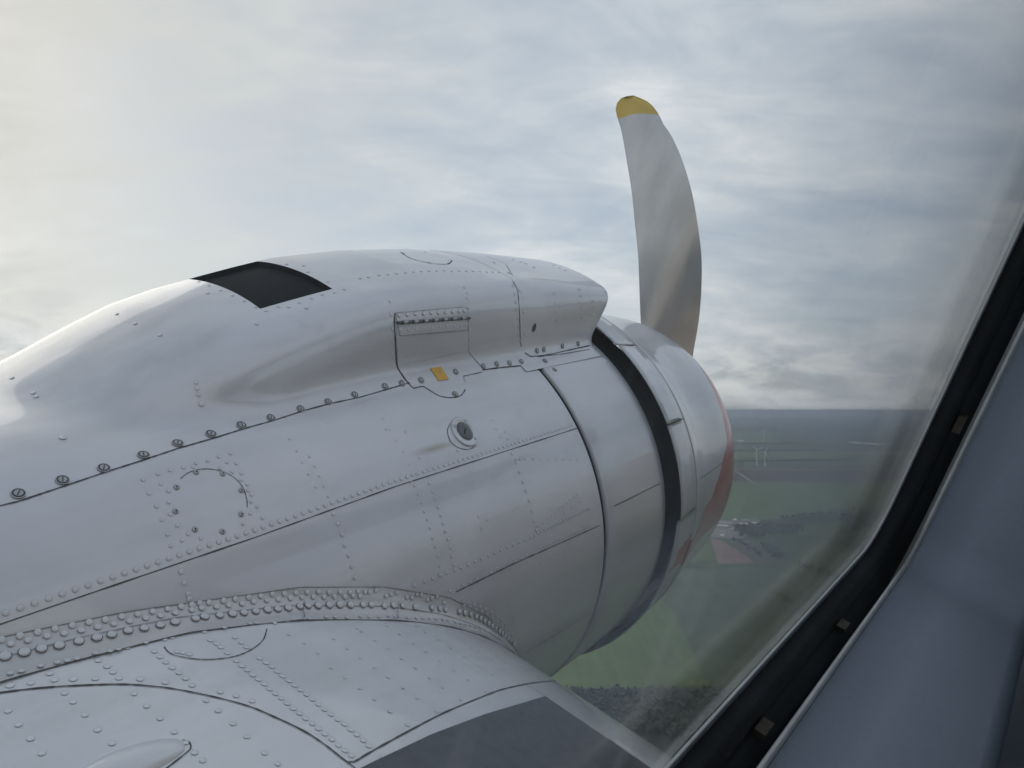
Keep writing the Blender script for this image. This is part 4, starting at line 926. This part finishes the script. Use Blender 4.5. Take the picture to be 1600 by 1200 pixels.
# outer skin: curved wall with the window opening, then roof and belly
op = rrect(S0 - .012, S1 + .012, T0 - .012, T1 + .012, .054)
outer = []
for s, t_ in op:
    c_ = ((S0 + S1) / 2, (T0 + T1) / 2); k = 1e9
    ds, dt = s - c_[0], t_ - c_[1]
    k = min((5.2 if ds > 0 else 3.3) / max(abs(ds), 1e-6), .50 / max(abs(dt), 1e-6)); outer.append((c_[0] + ds * k, c_[1] + dt * k))
fus = mesh_obj('fuselage', [wp(s, t_, .0425) for s, t_ in op] + [wp(s, t_, .0425) for s, t_ in outer], grid_faces(2, len(op), True), M['fuselage'], plane, False)
tag(fus, 'painted fuselage side around the cabin window')
tm = (T0 + T1) / 2; V = []
secs = [(.50, .0425), (.75, -.03), (1.0, -.22), (1.18, -.55), (1.22, -1.1)]
for tt_, dd in secs: V += [wp(-3.2, tm + tt_, dd), wp(5.28, tm + tt_, dd)]
mesh_obj('fuselage_roof', V, [(2 * i, 2 * i + 1, 2 * i + 3, 2 * i + 2) for i in range(len(secs) - 1)], M['fuselage'], fus, True)
V = []
for tt_, dd in ((-.50, .0425), (-.9, .03), (-1.3, -.06), (-1.65, -.3), (-1.9, -.8)): V += [wp(-3.2, tm + tt_, dd), wp(5.28, tm + tt_, dd)]
mesh_obj('fuselage_belly', V, [(2 * i, 2 * i + 1, 2 * i + 3, 2 * i + 2) for i in range(4)], M['fuselage'], fus, True)
for k_ in range(3):
    c0 = -1.05 - .85 * k_
    w_ = rrect(c0 - .3, c0 + .3, T0, T1, .06); mesh_obj('side_window', [wp(s, t_, .0445) for s, t_ in w_] + [wp(s, t_, .038) for s, t_ in w_], [tuple(range(len(w_)))] + grid_faces(2, len(w_), True), M['lens'], fus, False)
# cabin shell keeps the inside dark
V = [wp(s, t_, d) for s in (-1.6, 1.5) for t_ in (-.85, .60) for d in (-1.7, .022)]; Fc = [(0, 1, 3, 2), (4, 6, 7, 5), (2, 3, 7, 6), (0, 4, 5, 1)]
ss = [-1.6, -1.45, -.95, -.75, -.2, 1.5]; tt = [-.85, -.2, .40, .60]
for i in range(5):
    for j in range(3):
        if j == 1 and i in (1, 3): continue                 # unseen far-side window openings, added aft to brighten the cabin
        k = len(V); V += [wp(ss[i], tt[j], -1.7), wp(ss[i + 1], tt[j], -1.7), wp(ss[i + 1], tt[j + 1], -1.7), wp(ss[i], tt[j + 1], -1.7)]; Fc.append((k, k + 1, k + 2, k + 3))
cab = mesh_obj('cabin_lining', V, Fc, M['interior'], plane, False); tag(cab, 'grey cabin lining around the window')
# window assembly
win = loop_strip('window_frame', [lp(.004, .0418), lp(.0, .0405), lp(-.0007, .0400), lp(-.0007, .0394), lp(.0002, .0390), lp(.003, .0389)], M['rim'], plane); tag(win, 'thin pale metal rim round the window pane')
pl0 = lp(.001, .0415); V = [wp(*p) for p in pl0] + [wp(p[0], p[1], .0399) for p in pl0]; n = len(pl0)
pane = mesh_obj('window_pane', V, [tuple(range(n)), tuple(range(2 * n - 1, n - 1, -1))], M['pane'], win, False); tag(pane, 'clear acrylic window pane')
loop_strip('rubber_seal', [lp(.001, .0390), lp(.0012, .0385), lp(.002, .0345), lp(.003, .0312), lp(.010, .0305)], M['gasket'], win)
loop_strip('frame_channel', [lp(.008, .0306), lp(.012, .0290), lp(.014, .0262), lp(.030, .0255)], M['dark'], win)
TRO = .002
def lp2(off, d, r=.016): return [(s, t_, d) for s, t_ in rrect(S0 - off, S1 + off + .0, T0 - off, T1 + off, max(r + off, .004))]
trim = loop_strip('window_trim', [lp2(.0014, .0200), lp2(.0024, .0180), lp2(.0032, .0), lp2(.0045, -.030), lp2(.0065, -.035), lp2(.012, -.0375), lp2(.05, -.039)], M['trim'], plane, True); tag(trim, 'blue-grey moulded trim round the window opening')
loop_strip('trim_edge_highlight', [lp2(.016, .0220), lp2(.0035, .0228), lp2(.0014, .0222), lp2(.0008, .0212), lp2(.0014, .0202)], M['rim'], trim, True)  # lighter strip paints in the light caught by the trim edge

def clip(s_, t_, nx, nt):  # added block in the channel that stands for a brownish glint
    V = []; a_ = np.array([nx, nt]) / math.hypot(nx, nt); b_ = np.array([-a_[1], a_[0]])
    for d in (.0300, .0262):
        for u_, w_ in ((-.0015, -.005), (.0015, -.004), (.0015, .005), (-.0012, .004)): V.append(wp(s_ + a_[0] * u_ + b_[0] * w_, t_ + a_[1] * u_ + b_[1] * w_, d))
    mesh_obj('glint_block', V, [(0, 1, 2, 3), (7, 6, 5, 4), (0, 4, 5, 1), (1, 5, 6, 2), (2, 6, 7, 3), (3, 7, 4, 0)], M['glint'], win, False)
clip(S1 + .006, -.082, 1, 0); clip(.33, T0 - .006, 0, -1); clip(.235, T0 - .006, 0, -1)
